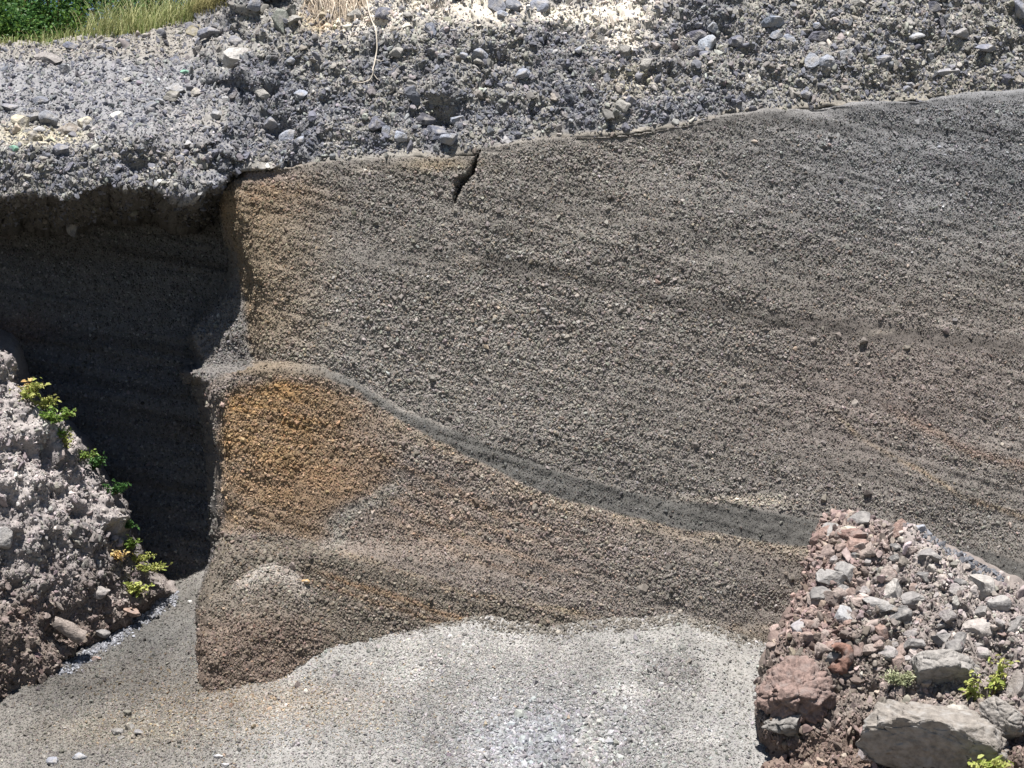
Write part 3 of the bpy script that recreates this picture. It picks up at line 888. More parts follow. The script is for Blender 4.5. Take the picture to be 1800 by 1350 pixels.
# ------------------------------------------------------------------ individual rocks
GREY, PALE, DARK, BLUE, RED, CREAM, TAN = ((0.215, 0.205, 0.20), (0.31, 0.298, 0.29), (0.15, 0.146, 0.146), (0.20, 0.21, 0.25), (0.25, 0.17, 0.15), (0.58, 0.53, 0.42), (0.36, 0.28, 0.19))
_rock_seed = [1000]
def rock(surf, s, t, w, h, color, label, group=None, name='rock', cuts=11, rot=None, sub=4, depth=None, mat=None, push=0.25, lumpy=0.14, rough=0.05, cut_rng=(0.36, 0.8), tilt=0.0, cat='rock', planes=(), lobes=0.0):
    _rock_seed[0] += 1
    sd = _rock_seed[0]
    p, n = at(surf, s, t)
    k = (DIST + p.y) / DIST * 0.01
    dims = (w / 2 * k * 1.12, (depth or (w + h) / 2) / 2 * k, h / 2 * k * 1.12)
    V, F = rock_np(sd, sub, cuts, (1, 1, 1), rough, lumpy, cut_rng, planes, lobes)
    V = V / np.abs(V).max(axis=0)
    V = V * np.array(dims)
    if tilt:
        c_, s_ = math.cos(tilt), math.sin(tilt)
        V = V @ np.array([[c_, 0, -s_], [0, 1, 0], [s_, 0, c_]]).T
    o = link(name, mesh_np(name, V, F, None, sub > 4), mat or M_rock)
    o.location = p + n * (dims[1] * push)
    j = rng.uniform(0.9, 1.1)
    o.color = (color[0] * j, color[1] * j, color[2] * j, 1)
    return tag(o, label, cat, group)

# right-hand mound: the stones one can point at
R = outcrop_r
rock(R, 1466, 934, 44, 34, PALE, 'pale smooth block at the very top left corner of the right-hand mound')
rock(R, 1510, 922, 54, 34, GREY, 'broad light grey block on the crest of the right-hand mound beside the pale corner block')
rock(R, 1494, 948, 52, 36, RED, 'rusty red block tucked under the two pale crest blocks of the right-hand mound', mat=M_rock_red, rough=.09)
rock(R, 1462, 968, 42, 40, (0.28, 0.225, 0.205), 'pinkish grey block below the pale corner block of the right-hand mound', mat=M_rock_red)
rock(R, 1506, 970, 40, 36, (0.31, 0.22, 0.19), 'brick pink block under the rusty red block of the right-hand mound', mat=M_rock_red, rough=.08)
rock(R, 1494, 1014, 48, 44, PALE, 'tilted pale wedge with a dark shaded side, upper left of the right-hand mound', cuts=12, tilt=0.6)
rock(R, 1462, 1026, 52, 30, PALE, 'flat white-topped block left of the tilted pale wedge', cuts=10)
rock(R, 1476, 1044, 30, 26, PALE, 'small white block just below the flat white-topped block')
rock(R, 1446, 1048, 36, 24, GREY, 'grey angular stone at the left rim of the mound under the white-topped block')
rock(R, 1572, 1044, 52, 66, (0.36, 0.34, 0.32), 'tall grey faceted boulder in the middle of the right-hand mound', cuts=12)
rock(R, 1552, 1076, 56, 26, PALE, 'flat pale slab at the foot of the tall faceted boulder', cuts=10)
rock(R, 1504, 1066, 44, 20, (0.4, 0.33, 0.3), 'thin pinkish slab left of the flat pale slab', mat=M_rock_red)
rock(R, 1632, 992, 42, 28, GREY, 'oval grey stone right of the mound top on the dusty ridge', cuts=6)
rock(R, 1583, 940, 30, 24, (0.30, 0.21, 0.18), 'small dark red stone near the crest end of the right-hand mound', mat=M_rock_red)
rock(R, 1726, 1034, 50, 58, (0.36, 0.34, 0.32), 'grey cube-like boulder with a black shaded face on the right slope of the mound', cuts=12)
rock(R, 1762, 1060, 44, 34, PALE, 'pale wedge right of the cube-like boulder', cuts=11)
rock(R, 1784, 1098, 44, 40, GREY, 'grey boulder at the right edge of the photo below the pale wedge')
rock(R, 1732, 1072, 40, 24, GREY, 'grey flat stone beneath the cube-like boulder')
rock(R, 1485, 1094, 36, 40, (0.36, 0.36, 0.37), 'upright blue-grey slab among pink rubble left of the mound centre', cuts=10, tilt=0.4)
rock(R, 1408, 1112, 42, 32, (0.34, 0.32, 0.33), 'blue-grey block on the left rim of the mound above the red boulder', cuts=10)
rock(R, 1376, 1120, 26, 26, (0.4, 0.31, 0.28), 'small pinkish stone at the leftmost rim of the mound', mat=M_rock_red)
rock(R, 1612, 1052, 50, 32, GREY, 'rough grey boulder right of the tall faceted boulder', rough=.1)
rock(R, 1660, 1128, 36, 26, GREY, 'grey stone with a dark hollow under it, above the rounded boulder')
rock(R, 1720, 1105, 56, 36, (0.36, 0.33, 0.31), 'half-buried dusty boulder above the leafy plant', cuts=5)
rock(R, 1450, 1100, 26, 24, (0.34, 0.24, 0.19), 'tan-red stone beside the blue-grey slab', mat=M_rock_red)
rock(R, 1396, 1222, 128, 116, (0.24, 0.175, 0.155), 'large reddish rough lava boulder on the left side of the mound beside the sand', name='boulder', cuts=2, sub=6, mat=M_rock_red, rough=0.17, lumpy=.25, push=.15, cat='boulder', lobes=.16, cut_rng=(.6, .9))
rock(R, 1386, 1272, 90, 40, (0.19, 0.18, 0.17), 'dark clinkery lump under the reddish boulder', cuts=4, sub=5, rough=.12, lumpy=.2, push=.1, lobes=.35)
rock(R, 1664, 1184, 112, 66, (0.27, 0.255, 0.24), 'big rounded light grey boulder left of the leafy plant', name='boulder', cuts=6, sub=6, rough=.08, push=.3, cat='boulder', lobes=.05, cut_rng=(.6, .9), planes=(((0, -.6, -.8), .4),))
rock(R, 1682, 1328, 250, 150, (0.22, 0.20, 0.18), 'huge smooth boulder with bright upper rim and dark underside at the mound bottom', name='boulder', cuts=6, sub=6, rough=.13, lobes=.12, cut_rng=(.7, .95), push=.5, depth=170, tilt=-0.2, cat='boulder', planes=(((-.05, -.2, .97), .74), ((-.15, -.78, -.62), .16)))
rock(R, 1756, 1278, 96, 80, (0.27, 0.25, 0.23), 'grey pitted boulder lying on the right end of the huge smooth boulder', name='boulder', cuts=7, sub=6, rough=.1, lobes=.08, push=.6, cat='boulder', tilt=-.3)
rock(R, 1692, 1268, 46, 42, (0.33, 0.31, 0.28), 'small dark boulder wedged between the huge smooth boulder and the pitted one', cuts=7, push=.9)
rock(R, 1526, 1312, 46, 34, (0.26, 0.235, 0.235), 'lens-shaped purplish stone below the dark hollow left of the huge boulder', cuts=4, tilt=.5, mat=M_rock_red)
rock(R, 1610, 1140, 34, 20, GREY, 'low grey stone on dark scoria above the pale cushion plant')
rock(R, 1780, 1215, 40, 60, (0.28, 0.25, 0.23), 'brown-grey boulder at the right edge beside the leafy plant', cuts=6)

# curled red spatter bomb
def spatter(s, t):
    p, n = at(R, s, t)
    V, F = [], []
    nu, nv = 40, 14
    for i in range(nu):
        a_ = -2.3 + 4.3 * i / (nu - 1)
        rr = 0.17 + 0.02 * math.sin(3 * a_)
        th = 0.10 * (0.55 + 0.45 * math.sin(math.pi * (i + 1) / (nu + 1)))
        for j in range(nv):
            b_ = 2 * math.pi * j / nv
            q = (rr + th * math.cos(b_)) * (1 + 0)
            V.append((math.cos(a_) * q, -th * 1.2 * math.sin(b_), math.sin(a_) * q * 1.05))
    for i in range(nu - 1):
        for j in range(nv):
            F.append((i * nv + j, i * nv + (j + 1) % nv, (i + 1) * nv + (j + 1) % nv, (i + 1) * nv + j))
    V = np.array(V)
    V = V + 0.07 * np.stack([fbm(V + k * 9, 9, 5, k) * 0.5 for k in range(3)], -1)
    o = link('lava_bomb', mesh_np('lava_bomb', V, np.array(F)), M_rock_red, loc=p + n * 0.1)
    o.color = (0.21, 0.125, 0.10, 1)
    tag(o, 'horseshoe-shaped brick red spatter bomb just above the reddish boulder', 'lava bomb')
spatter(1472, 1166)
rock(R, 1464, 1168, 26, 20, DARK, 'dark stone cupped inside the horseshoe-shaped red bomb', cuts=8)

# anonymous stones of the mound
cand = []
for k in range(400):
    s_, t_ = random.uniform(1375, 1790), random.uniform(940, 1170)
    if float(sdf(np.array([s_]), np.array([t_]), RIGHT)[0]) < 10: continue
    if s_ > 1620 and random.random() < .6: continue
    w_ = random.choice((13, 15, 18, 20, 24, 28, 32))
    redd = random.random() < (0.6 if s_ < 1600 else 0.15)
    if len(cand) < 125: cand.append((s_, t_, w_, redd))
for s_, t_, w_, redd in cand:
    if redd:
        rock(R, s_, t_, w_, w_ * random.uniform(.7, 1), random.choice(((0.26, 0.185, 0.16), (0.29, 0.225, 0.2), (0.32, 0.27, 0.245))),
             'hand-sized pinkish red stone lying loose on the upper part of the right-hand mound', 'small reddish stones on the right-hand mound', sub=3, mat=M_rock_red, cuts=10, push=.12)
    else:
        rock(R, s_, t_, w_, w_ * random.uniform(.7, 1), random.choice((GREY, (0.28, 0.255, 0.25), (0.32, 0.295, 0.29), DARK)),
             'hand-sized grey stone lying loose on the upper part of the right-hand mound', 'small grey stones on the right-hand mound', sub=3, cuts=10, push=.12)

# upper left shelf and rubble layer
U = rubble
for s_, t_, w_, h_, c_, l_ in (
    (38, 222, 30, 24, CREAM, 'cream-coloured stone at the left edge of the pale stone cluster on the shelf'),
    (82, 218, 34, 30, (0.27, 0.28, 0.31), 'blue-grey block in the middle of the pale stone cluster on the shelf'),
    (120, 230, 38, 26, (0.36, 0.32, 0.28), 'brownish flat stone below the large cream stone on the shelf'),
    (144, 214, 30, 22, CREAM, 'large cream stone at the right of the cluster on the shelf'),
    (207, 204, 24, 18, (0.72, 0.7, 0.66), 'bright white stone alone on the shelf right of the cluster'),
    (54, 248, 30, 22, (0.42, 0.38, 0.3), 'tan stone at the bottom of the pale stone cluster on the shelf'),
    (78, 252, 22, 14, CREAM, 'small yellowish stone at the lower right of the pale stone cluster'),
    (82, 110, 44, 26, (0.29, 0.27, 0.26), 'rounded brownish boulder on the shelf left of centre below the shrub'),
    (128, 84, 30, 16, (0.2, 0.21, 0.26), 'blue-grey stone on the crest below the grass'),
    (118, 128, 24, 18, (0.27, 0.28, 0.3), 'grey stone right of the rounded brownish boulder'),
    (310, 108, 24, 20, (0.22, 0.23, 0.28), 'flat blue-grey stone in the middle of the right shelf'),
    (372, 62, 40, 18, (0.24, 0.25, 0.3), 'long flat blue-grey stone near the top right of the shelf'),
    (338, 62, 26, 22, (0.34, 0.31, 0.23), 'leaning tan slab beside the long flat blue-grey stone'),
    (352, 92, 16, 20, DARK, 'dark upright stone under the long flat blue-grey stone'),
    (420, 100, 46, 34, (0.5, 0.48, 0.46), 'pale dusty block at the right end of the shelf above the rough face'),
    (305, 160, 32, 18, (0.36, 0.36, 0.37), 'broad light grey stone at the lower right of the shelf'),
    (265, 188, 24, 14, (0.2, 0.21, 0.24), 'dark blue-grey stone at the lower lip of the shelf'),
    (225, 145, 18, 10, (0.6, 0.57, 0.5), 'white chip in the middle of the shelf'),
    (345, 160, 20, 16, (0.5, 0.47, 0.42), 'cream chip beside the broad light grey stone'),
    (420, 82, 22, 18, (0.22, 0.22, 0.24), 'dark square stone above the pale dusty block'),
    (72, 182, 26, 16, (0.24, 0.25, 0.29), 'dark blue-grey stone above the pale stone cluster'),
    (18, 192, 26, 18, (0.3, 0.3, 0.33), 'grey stone at the left edge of the frame on the shelf'),
    (490, 44, 26, 46, (0.27, 0.28, 0.25), 'upright greenish grey rock at the top of the rubble beside dry roots'),
    (510, 28, 18, 34, (0.24, 0.25, 0.23), 'narrow dark upright rock behind the greenish grey one'),
    (876, 12, 34, 28, (0.26, 0.27, 0.31), 'leftmost dark rock of the row along the top edge of the photo'),
    (905, 16, 30, 26, (0.24, 0.25, 0.28), 'dark rock second in the row along the top edge of the photo'),
    (945, 10, 38, 26, (0.3, 0.32, 0.38), 'largest blue-grey rock of the row along the top edge of the photo'),
    (750, 62, 24, 22, (0.28, 0.3, 0.36), 'rounded blue-grey rock below the pale dust near the bleached root'),
    (842, 100, 26, 20, (0.34, 0.36, 0.42), 'light blue-grey rock by a dark hollow in the middle of the rubble'),
    (808, 205, 24, 20, (0.33, 0.36, 0.43), 'blue-grey rock on the right rim of the large dark hollow'),
    (710, 244, 24, 18, (0.4, 0.43, 0.5), 'pale blue rock at the lower left of the large dark hollow'),
    (745, 212, 30, 26, (0.12, 0.12, 0.14), 'black rock inside the large dark hollow'),
    (770, 236, 36, 24, (0.16, 0.17, 0.21), 'dark jagged rock below the black one in the large hollow'),
    (795, 252, 32, 20, (0.3, 0.32, 0.37), 'grey-blue jagged rock at the bottom of the large hollow'),
    (1250, 70, 34, 30, (0.38, 0.41, 0.46), 'pale blue rock under the dark cluster right of the pale dust'),
    (1222, 58, 34, 26, (0.15, 0.15, 0.19), 'dark bluish rock cluster head above the pale blue rock'),
    (1248, 40, 22, 18, (0.32, 0.34, 0.38), 'grey rock above the dark bluish one'),
    (1360, 46, 40, 20, (0.27, 0.3, 0.36), 'long bluish rock in the upper right rubble'),
    (1425, 112, 32, 26, (0.36, 0.38, 0.43), 'pale blue faceted rock left of the leaning wedge'),
    (1455, 118, 28, 24, (0.33, 0.35, 0.4), 'grey-blue rock touching the pale faceted one'),
    (1484, 104, 20, 26, (0.46, 0.47, 0.5), 'bright leaning wedge with a dark shadow below it in the right rubble'),
    (1604, 140, 22, 20, (0.4, 0.4, 0.43), 'round grey stone sitting in its own dark socket'),
    (1606, 66, 30, 14, (0.4, 0.42, 0.46), 'flat light blue stone near the top right'),
    (1690, 66, 28, 18, (0.38, 0.37, 0.37), 'grey rock at the upper right with a rounded top'),
    (1668, 126, 34, 14, (0.37, 0.37, 0.4), 'flat grey rock above the dark slot near the right contact'),
    (1790, 24, 30, 30, (0.26, 0.27, 0.31), 'large dark rock in the top right corner'),
    (1440, 60, 36, 24, (0.14, 0.14, 0.17), 'dark bluish rock in a shaded notch of the right rubble'),
    (1735, 98, 40, 14, (0.25, 0.26, 0.31), 'low bluish rock near the right edge of the rubble'),
    (1365, 62, 22, 16, (0.3, 0.32, 0.37), 'small bluish rock under the long bluish rock'),
    (505, 225, 30, 22, (0.36, 0.38, 0.44), 'pale blue rock in the shaded cluster above the promontory'),
    (470, 205, 26, 20, (0.22, 0.23, 0.27), 'dark rock left of the pale blue one above the promontory'),
    (300, 172, 24, 18, (0.26, 0.25, 0.22), 'dark brownish rock where the shelf breaks off'),
    (278, 322, 12, 12, (0.6, 0.6, 0.6), 'white chip on the underside of the overhang'),
    (125, 385, 20, 30, (0.2, 0.2, 0.22), 'long dark stone hanging from the underside of the overhang'),
):
    rock(U, s_, t_, w_ * 1.1, h_ * 1.1, tuple(0.82 * q for q in c_), l_, cuts=11, push=.3, sub=4, rough=.06)

n_an = 0
while n_an < 66:
    s_, t_ = random.uniform(0, 1800), random.uniform(0, 300)
    c_ = float(cv(np.array([s_]), *CONTACT)[0]); cr = float(cv(np.array([s_]), *CREST)[0])
    if t_ > c_ - 14 or t_ < cr + 6: continue
    if s_ > 1550 and random.random() < .4: continue
    w_ = random.choice((16, 18, 20, 22, 26, 28))
    n_an += 1
    if s_ < 400 and t_ < 260:
        rock(U, s_, t_, w_, w_ * random.uniform(.5, .8), random.choice(((0.24, 0.25, 0.28), (0.34, 0.34, 0.35), (0.2, 0.2, 0.23), (0.45, 0.42, 0.36))),
             'fist to head sized loose stone lying on the upper left shelf', 'loose stones on the upper left shelf', sub=3, cuts=10, push=.4)
    else:
        rock(U, s_, t_, w_, w_ * random.uniform(.6, 1), random.choice(((0.15, 0.155, 0.19), (0.2, 0.21, 0.25), (0.26, 0.28, 0.33), (0.3, 0.29, 0.27))),
             'bluish grey lava rock half buried in the coarse rubble layer above the wall', 'rocks half buried in the rubble layer', sub=3, cuts=11, push=.3, rough=.08)

# left outcrop and sand
Lf = outcrop_l
rock(Lf, 6, 942, 40, 36, PALE, 'light grey boulder at the left edge of the photo above a dark hollow', cuts=6)
rock(Lf, 228, 1078, 34, 18, (0.30, 0.22, 0.18), 'reddish brown stone where the left outcrop meets the sand', cuts=8, mat=M_rock_red)
rock(Lf, 170, 1045, 36, 26, (0.27, 0.245, 0.235), 'lumpy grey-brown stone above the log on the left outcrop', cuts=6)
rock(Lf, 178, 1112, 30, 16, (0.2, 0.19, 0.19), 'dark stone lying beside the cut end of the log', cuts=8)
def ground_at(s, t):
    i, j = np.unravel_index(np.argmin((ground.S - s) ** 2 + (ground.T - t) ** 2), ground.S.shape)
    return Vector(ground.X[i, j]), Vector(ground.N[i, j])
class GSurf: pass
_at0 = at
def at(r, s, t):
    return ground_at(s, t) if r is ground else _at0(r, s, t)
for s_, t_, w_, h_, c_, l_ in (
    (246, 1294, 20, 12, (0.24, 0.235, 0.24), 'dark stone on the sand near the lower left, rightmost of a small cluster'),
    (205, 1290, 22, 14, (0.22, 0.21, 0.2), 'dark stone on the sand near the lower left, middle of a small cluster'),
    (234, 1282, 12, 10, (0.2, 0.19, 0.18), 'small dark stone uppermost in the cluster on the lower left sand'),
    (215, 1302, 14, 10, (0.21, 0.2, 0.19), 'small dark stone lowest in the cluster on the lower left sand'),
    (98, 1342, 26, 14, (0.27, 0.28, 0.32), 'bluish stone at the bottom edge left of its neighbour'),
    (140, 1343, 28, 14, (0.3, 0.31, 0.34), 'bluish stone at the bottom edge right of its neighbour'),
    (170, 1160, 16, 10, (0.3, 0.22, 0.19), 'reddish pebble on the gravel streak beside the left outcrop'),
    (334, 1056, 10, 7, (0.5, 0.49, 0.47), 'white pebble on the grey sand fan under the recess'),
    (385, 1328, 16, 8, (0.46, 0.46, 0.48), 'pale pebble low on the sand slope left of centre'),
    (398, 1338, 14, 8, (0.46, 0.46, 0.48), 'pale pebble low on the sand slope just below another pale one'),
):
    rock(ground, s_, t_, w_, h_, c_, l_, cuts=9, sub=3, push=.2)
rock(cliff, 532, 1027, 14, 9, (0.5, 0.33, 0.15), 'small ochre stone on the right shoulder of the pale knob', cuts=9, sub=3, push=.8)

# green glass bits
M_glass, _nt, _b = mat_base('green_fragment')
_n = nd(_nt, 'ShaderNodeTexNoise'); _n.inputs['Scale'].default_value = 25
_r = nd(_nt, 'ShaderNodeValToRGB')
_r.color_ramp.elements[0].color = (0.13, 0.27, 0.20, 1)
_r.color_ramp.elements[1].color = (0.26, 0.40, 0.32, 1)
_nt.links.new(_n.outputs['Fac'], _r.inputs[0]); _nt.links.new(_r.outputs[0], _b.inputs['Base Color'])
_b.inputs['Roughness'].default_value = 0.5
for s_, t_, w_, h_, l_ in ((26, 264, 22, 14, 'pale green fragment at the left edge below the cream stones'), (326, 132, 18, 11, 'pale green fragment in the middle of the shelf rubble')):
    rock(U, s_, t_, w_, h_, (1, 1, 1), l_, cuts=12, sub=3, mat=M_glass, name='green_fragment', cat='fragment', push=.3)

# ------------------------------------------------------------------ log
def tube_np(path, radii, nv=10, noise=0.0, seed=0, cap=True):
    path = [Vector(p) for p in path]
    V, F = [], []
    up = Vector((0.13, 0.27, 0.95))
    for i, p in enumerate(path):
        d = (path[min(i + 1, len(path) - 1)] - path[max(i - 1, 0)]).normalized()
        x = d.cross(up).normalized()
        y = d.cross(x)
        for j in range(nv):
            b_ = 2 * math.pi * j / nv
            V.append(p + (x * math.cos(b_) + y * math.sin(b_)) * radii[i])
    for i in range(len(path) - 1):
        for j in range(nv):
            F.append((i * nv + j, i * nv + (j + 1) % nv, (i + 1) * nv + (j + 1) % nv, (i + 1) * nv + j))
    V = np.array([v[:] for v in V])
    if noise:
        V = V + noise * np.stack([fbm(V + k * 7, 9, 4, seed + k) for k in range(3)], -1)
    return V, np.array(F)

M_log, _nt, _b = mat_base('weathered_wood')
_tc = nd(_nt, 'ShaderNodeTexCoord')
_mp = nd(_nt, 'ShaderNodeMapping'); _mp.inputs['Scale'].default_value = (6, 60, 60)
_n = nd(_nt, 'ShaderNodeTexNoise'); _n.inputs['Scale'].default_value = 1.0; _n.inputs['Detail'].default_value = 6
_r = nd(_nt, 'ShaderNodeValToRGB')
_r.color_ramp.elements[0].position = 0.3; _r.color_ramp.elements[0].color = (0.10, 0.085, 0.075, 1)
_r.color_ramp.elements[1].position = 0.7; _r.color_ramp.elements[1].color = (0.36, 0.31, 0.28, 1)
_bp = nd(_nt, 'ShaderNodeBump'); _bp.inputs['Distance'].default_value = 0.02
for a_, b_ in ((_tc.outputs['Object'], _mp.inputs['Vector']), (_mp.outputs[0], _n.inputs['Vector']), (_n.outputs['Fac'], _r.inputs[0]), (_r.outputs[0], _b.inputs['Base Color']), (_n.outputs['Fac'], _bp.inputs['Height']), (_bp.outputs[0], _b.inputs['Normal'])):
    _nt.links.new(a_, b_)
M_logend, _nt, _b = mat_base('shaded_wood_end')  # end face turned from the sun, its shade put into the wood colour
_n = nd(_nt, 'ShaderNodeTexNoise'); _n.inputs['Scale'].default_value = 30
_r = nd(_nt, 'ShaderNodeValToRGB')
_r.color_ramp.elements[0].color = (0.02, 0.017, 0.015, 1); _r.color_ramp.elements[1].color = (0.09, 0.075, 0.06, 1)
_nt.links.new(_n.outputs['Fac'], _r.inputs[0]); _nt.links.new(_r.outputs[0], _b.inputs['Base Color'])

p0, n0 = at(Lf, 84, 1082)
p1, n1 = at(Lf, 152, 1112)
p0 = p0 + n0 * 0.16
p1 = p1 + n1 * 0.26 + Vector((0, -0.2, 0))
root = empty('log', (p0 + p1) / 2, 'short weathered log lying on the left outcrop above the sand', 'log')
c0 = (p0 + p1) / 2
path = [p0 - c0 + (p1 - p0) * k / 14 for k in range(15)]
V, F = tube_np(path, [0.10 + 0.05 * k / 14 for k in range(15)], 18, 0.025, 3)
link('bark', mesh_np('bark', V, F), M_log, root)
ring = V[-18:]
cen = ring.mean(axis=0)
Ve = np.concatenate([ring, cen[None] - np.array((p1 - p0).normalized()) * 0.05, ])
Fe = np.array([[j, (j + 1) % 18, 18] for j in range(18)])
link('cut_end', mesh_np('cut_end', Ve, Fe), M_logend, root)

# ------------------------------------------------------------------ roots
def root_line(pts, r0, r1, label, name='root', side=()):
    q = []
    for k in range(len(pts) - 1):
        for m in range(4):
            u = m / 4
            p, n = at(U, pts[k][0] * (1 - u) + pts[k + 1][0] * u + random.gauss(0, 1.2), pts[k][1] * (1 - u) + pts[k + 1][1] * u)
            q.append(p + Vector((0, -0.10, 0.02)))
    q.append(at(U, *pts[-1])[0] + Vector((0, -0.06, 0)))
    for _ in range(2):
        q = [q[0]] + [q[k] * .5 + (q[k - 1] + q[k + 1]) * .25 for k in range(1, len(q) - 1)] + [q[-1]]
    V, F = tube_np(q, np.linspace(r0, r1, len(q)), 7)
    o = link(name, mesh_np(name, V, F), M_root)
    tag(o, label, 'root')
    for sp in side:
        pp = [at(U, s_, t_)[0] + Vector((0, -0.09, 0.01)) for s_, t_ in sp]
        V, F = tube_np(pp, np.linspace(r1, r1 * .5, len(pp)), 6)
        link('rootlet', mesh_np('rootlet', V, F), M_root, o)
root_line([(646, 0), (650, 25), (661, 52), (664, 80), (661, 105), (656, 124), (657, 134), (648, 143), (634, 149), (622, 147)], 0.015, 0.009,
          'long bleached root dangling down the rubble face left of centre', side=([(661, 105), (668, 108), (674, 106)], [(658, 132), (662, 140), (668, 146)]))
for k, (x0, l_) in enumerate(((566, 'leftmost pale dry root hanging over the tan bank at the top'), (588, 'pale dry root hanging at the top, second from the left over the tan bank'),
                              (610, 'pale dry root hanging at the top between two others over the tan bank'), (628, 'rightmost pale dry root of those over the tan bank'))):
    root_line([(x0 + random.uniform(-14, 14), -8), (x0, 8), (x0 + random.uniform(-5, 5), 20), (x0 + random.uniform(-12, 4), 34)], 0.014, 0.006, l_)

# ------------------------------------------------------------------ plants
def leaf_shape(L_, W_, fold=0.25, curl=0.2):
    return np.array([(0, 0, 0), (0.3 * L_, -0.5 * W_, fold * W_), (0.75 * L_, -0.38 * W_, fold * W_ - curl * L_ * .4), (L_, 0, -curl * L_), (0.75 * L_, 0.38 * W_, fold * W_ - curl * L_ * .4), (0.3 * L_, 0.5 * W_, fold * W_), (0.5 * L_, 0, -curl * L_ * .2)])
LEAF_F = np.array([(0, 1, 6), (1, 2, 6), (2, 3, 6), (3, 4, 6), (4, 5, 6), (5, 0, 6)])
def leaves_mesh(name, pts, dirs, length, width, seed=0):
    r = np.random.default_rng(seed)
    n = len(pts)
    V = np.zeros((n, 7, 3)); F = np.zeros((n, 6, 3), int)
    for k in range(n):
        l_ = length * r.uniform(.6, 1.25)
        sh = leaf_shape(l_, width * r.uniform(.7, 1.2) * l_ / length, r.uniform(.1, .4), r.uniform(0, .4))
        d = Vector(dirs[k]).normalized()
        M = np.array((d.to_track_quat('X', 'Z').to_matrix() @ Matrix.Rotation(r.uniform(-1, 1), 3, 'X')))
        V[k] = sh @ M.T + pts[k]
        F[k] = LEAF_F + 7 * k
    return mesh_np(name, V.reshape(-1, 3), F.reshape(-1, 3), None, False)

def plant(surf, s, t, h, spread, nstem, leaf, mat, label, seed, per=9, lift=0.0, name='leafy_plant', cat='plant', group=None, wide=.55, lean=(0, 0)):
    r = np.random.default_rng(seed)
    per = int(per * 1.5); leaf *= 1.25; h *= 1.15
    if surf is outcrop_l: spread *= 1.4
    p, n = at(surf, s, t)
    n = (n * 0.6 + Vector((0, 0, 0.6))).normalized()
    ro = empty(name, p, label, cat, group)
    SV, SF, lp, ld, off = [], [], [], [], 0
    for k in range(nstem):
        a_ = r.uniform(0, 2 * math.pi)
        sp = spread * math.sqrt(r.random())
        tip = n * (h * r.uniform(.55, 1)) + Vector((math.cos(a_) * sp + lean[0], -abs(math.sin(a_)) * sp * .7, sp * .2 * math.sin(a_) + lean[1]))
        q = [tip * u + Vector((math.cos(a_), 0, 0)) * (sp * .3 * math.sin(u * 3.14)) for u in np.linspace(0, 1, 6)]
        V, F = tube_np(q, np.linspace(.007, .003, 6), 5)
        SV.append(V); SF.append(F + off); off += len(V)
        for m in range(per):
            u = r.uniform(.25, 1)
            lp.append(np.array(tip * u) + r.normal(0, leaf * .35, 3))
            ld.append((r.normal(), r.normal() - .4, r.normal() * .5 + .15))
    link('stem', mesh_np('stem', np.concatenate(SV), np.concatenate(SF)), M_stem, ro)
    link('foliage', leaves_mesh('foliage', lp, ld, leaf, leaf * wide, seed), mat, ro)
    return ro

plant(R, 1712, 1228, 0.62, .10, 5, .085, M_leaf_yellow, 'left stem cluster of the bright yellow-green leafy plant right of the rounded boulder', 1, 12)
plant(R, 1738, 1234, 0.62, .16, 6, .085, M_leaf_yellow, 'right, wider cluster of yellow-green leafy shoots at the right edge of the mound', 2, 11, lean=(.28, 0.02))
plant(R, 1738, 1372, 0.34, .42, 12, .095, M_leaf_yellow, 'yellow-green plant at the bottom edge of the photo under the huge boulder', 3, 9, wide=.75)
plant(R, 1742, 1162, 0.22, .10, 2, .06, M_leaf_yellow, 'tiny yellow-green sprig above the right-hand leafy plant', 4, 3)
plant(Lf, 34, 708, 0.36, .30, 12, .085, M_leaf_yellow, 'yellow-leaved plant on the upper rim of the left outcrop', 5, 9)
plant(Lf, 46, 692, 0.24, .08, 4, .09, M_leaf_orange, 'small plant with orange withered leaves on the upper rim of the left outcrop', 6, 5)
plant(Lf, 78, 758, 0.26, .28, 14, .065, M_leaf_green, 'fresh green plant on the rim of the left outcrop below the yellow one', 7, 14)
plant(Lf, 118, 786, 0.24, .28, 13, .05, M_leaf_yellow, 'small-leaved yellowish plant trailing along the left outcrop rim', 8, 13)
plant(Lf, 164, 826, 0.24, .22, 12, .06, M_leaf_dark, 'dark green clump hanging on the shaded rim of the left outcrop', 9, 16)
plant(Lf, 190, 874, 0.24, .20, 12, .055, M_leaf_dark, 'lower dark green clump in the shade of the left outcrop rim', 10, 14)
plant(Lf, 58, 732, 0.24, .22, 10, .06, M_leaf_yellow, 'yellow-green plant on the left outcrop rim between the orange-leaved and the fresh green ones', 51, 13)
plant(Lf, 98, 775, 0.2, .2, 9, .05, M_leaf_green, 'green plant in the middle of the strip along the left outcrop rim', 52, 13)
plant(Lf, 144, 806, 0.2, .22, 10, .05, M_leaf_green, 'green plant just above the dark green clump on the left outcrop rim', 53, 13)
plant(Lf, 218, 930, 0.2, .16, 9, .045, M_leaf_dark, 'thin dark green plant between the shaded clumps and the trailing plants of the left outcrop', 54, 12)
plant(Lf, 246, 984, 0.24, .2, 11, .045, M_leaf_yellow, 'small-leaved yellow plant between two trailing green ones on the lower rim', 55, 14)
plant(Lf, 210, 985, 0.22, .18, 7, .065, M_leaf_orange, 'orange-tinged withered plant on the right side of the left outcrop', 11, 7)
plant(Lf, 232, 962, 0.26, .20, 12, .05, M_leaf_green, 'green trailing plant on the lower right rim of the left outcrop', 12, 16)
plant(Lf, 256, 1006, 0.26, .26, 15, .05, M_leaf_yellow, 'yellow-green trailing plant at the foot of the left outcrop rim', 13, 15)
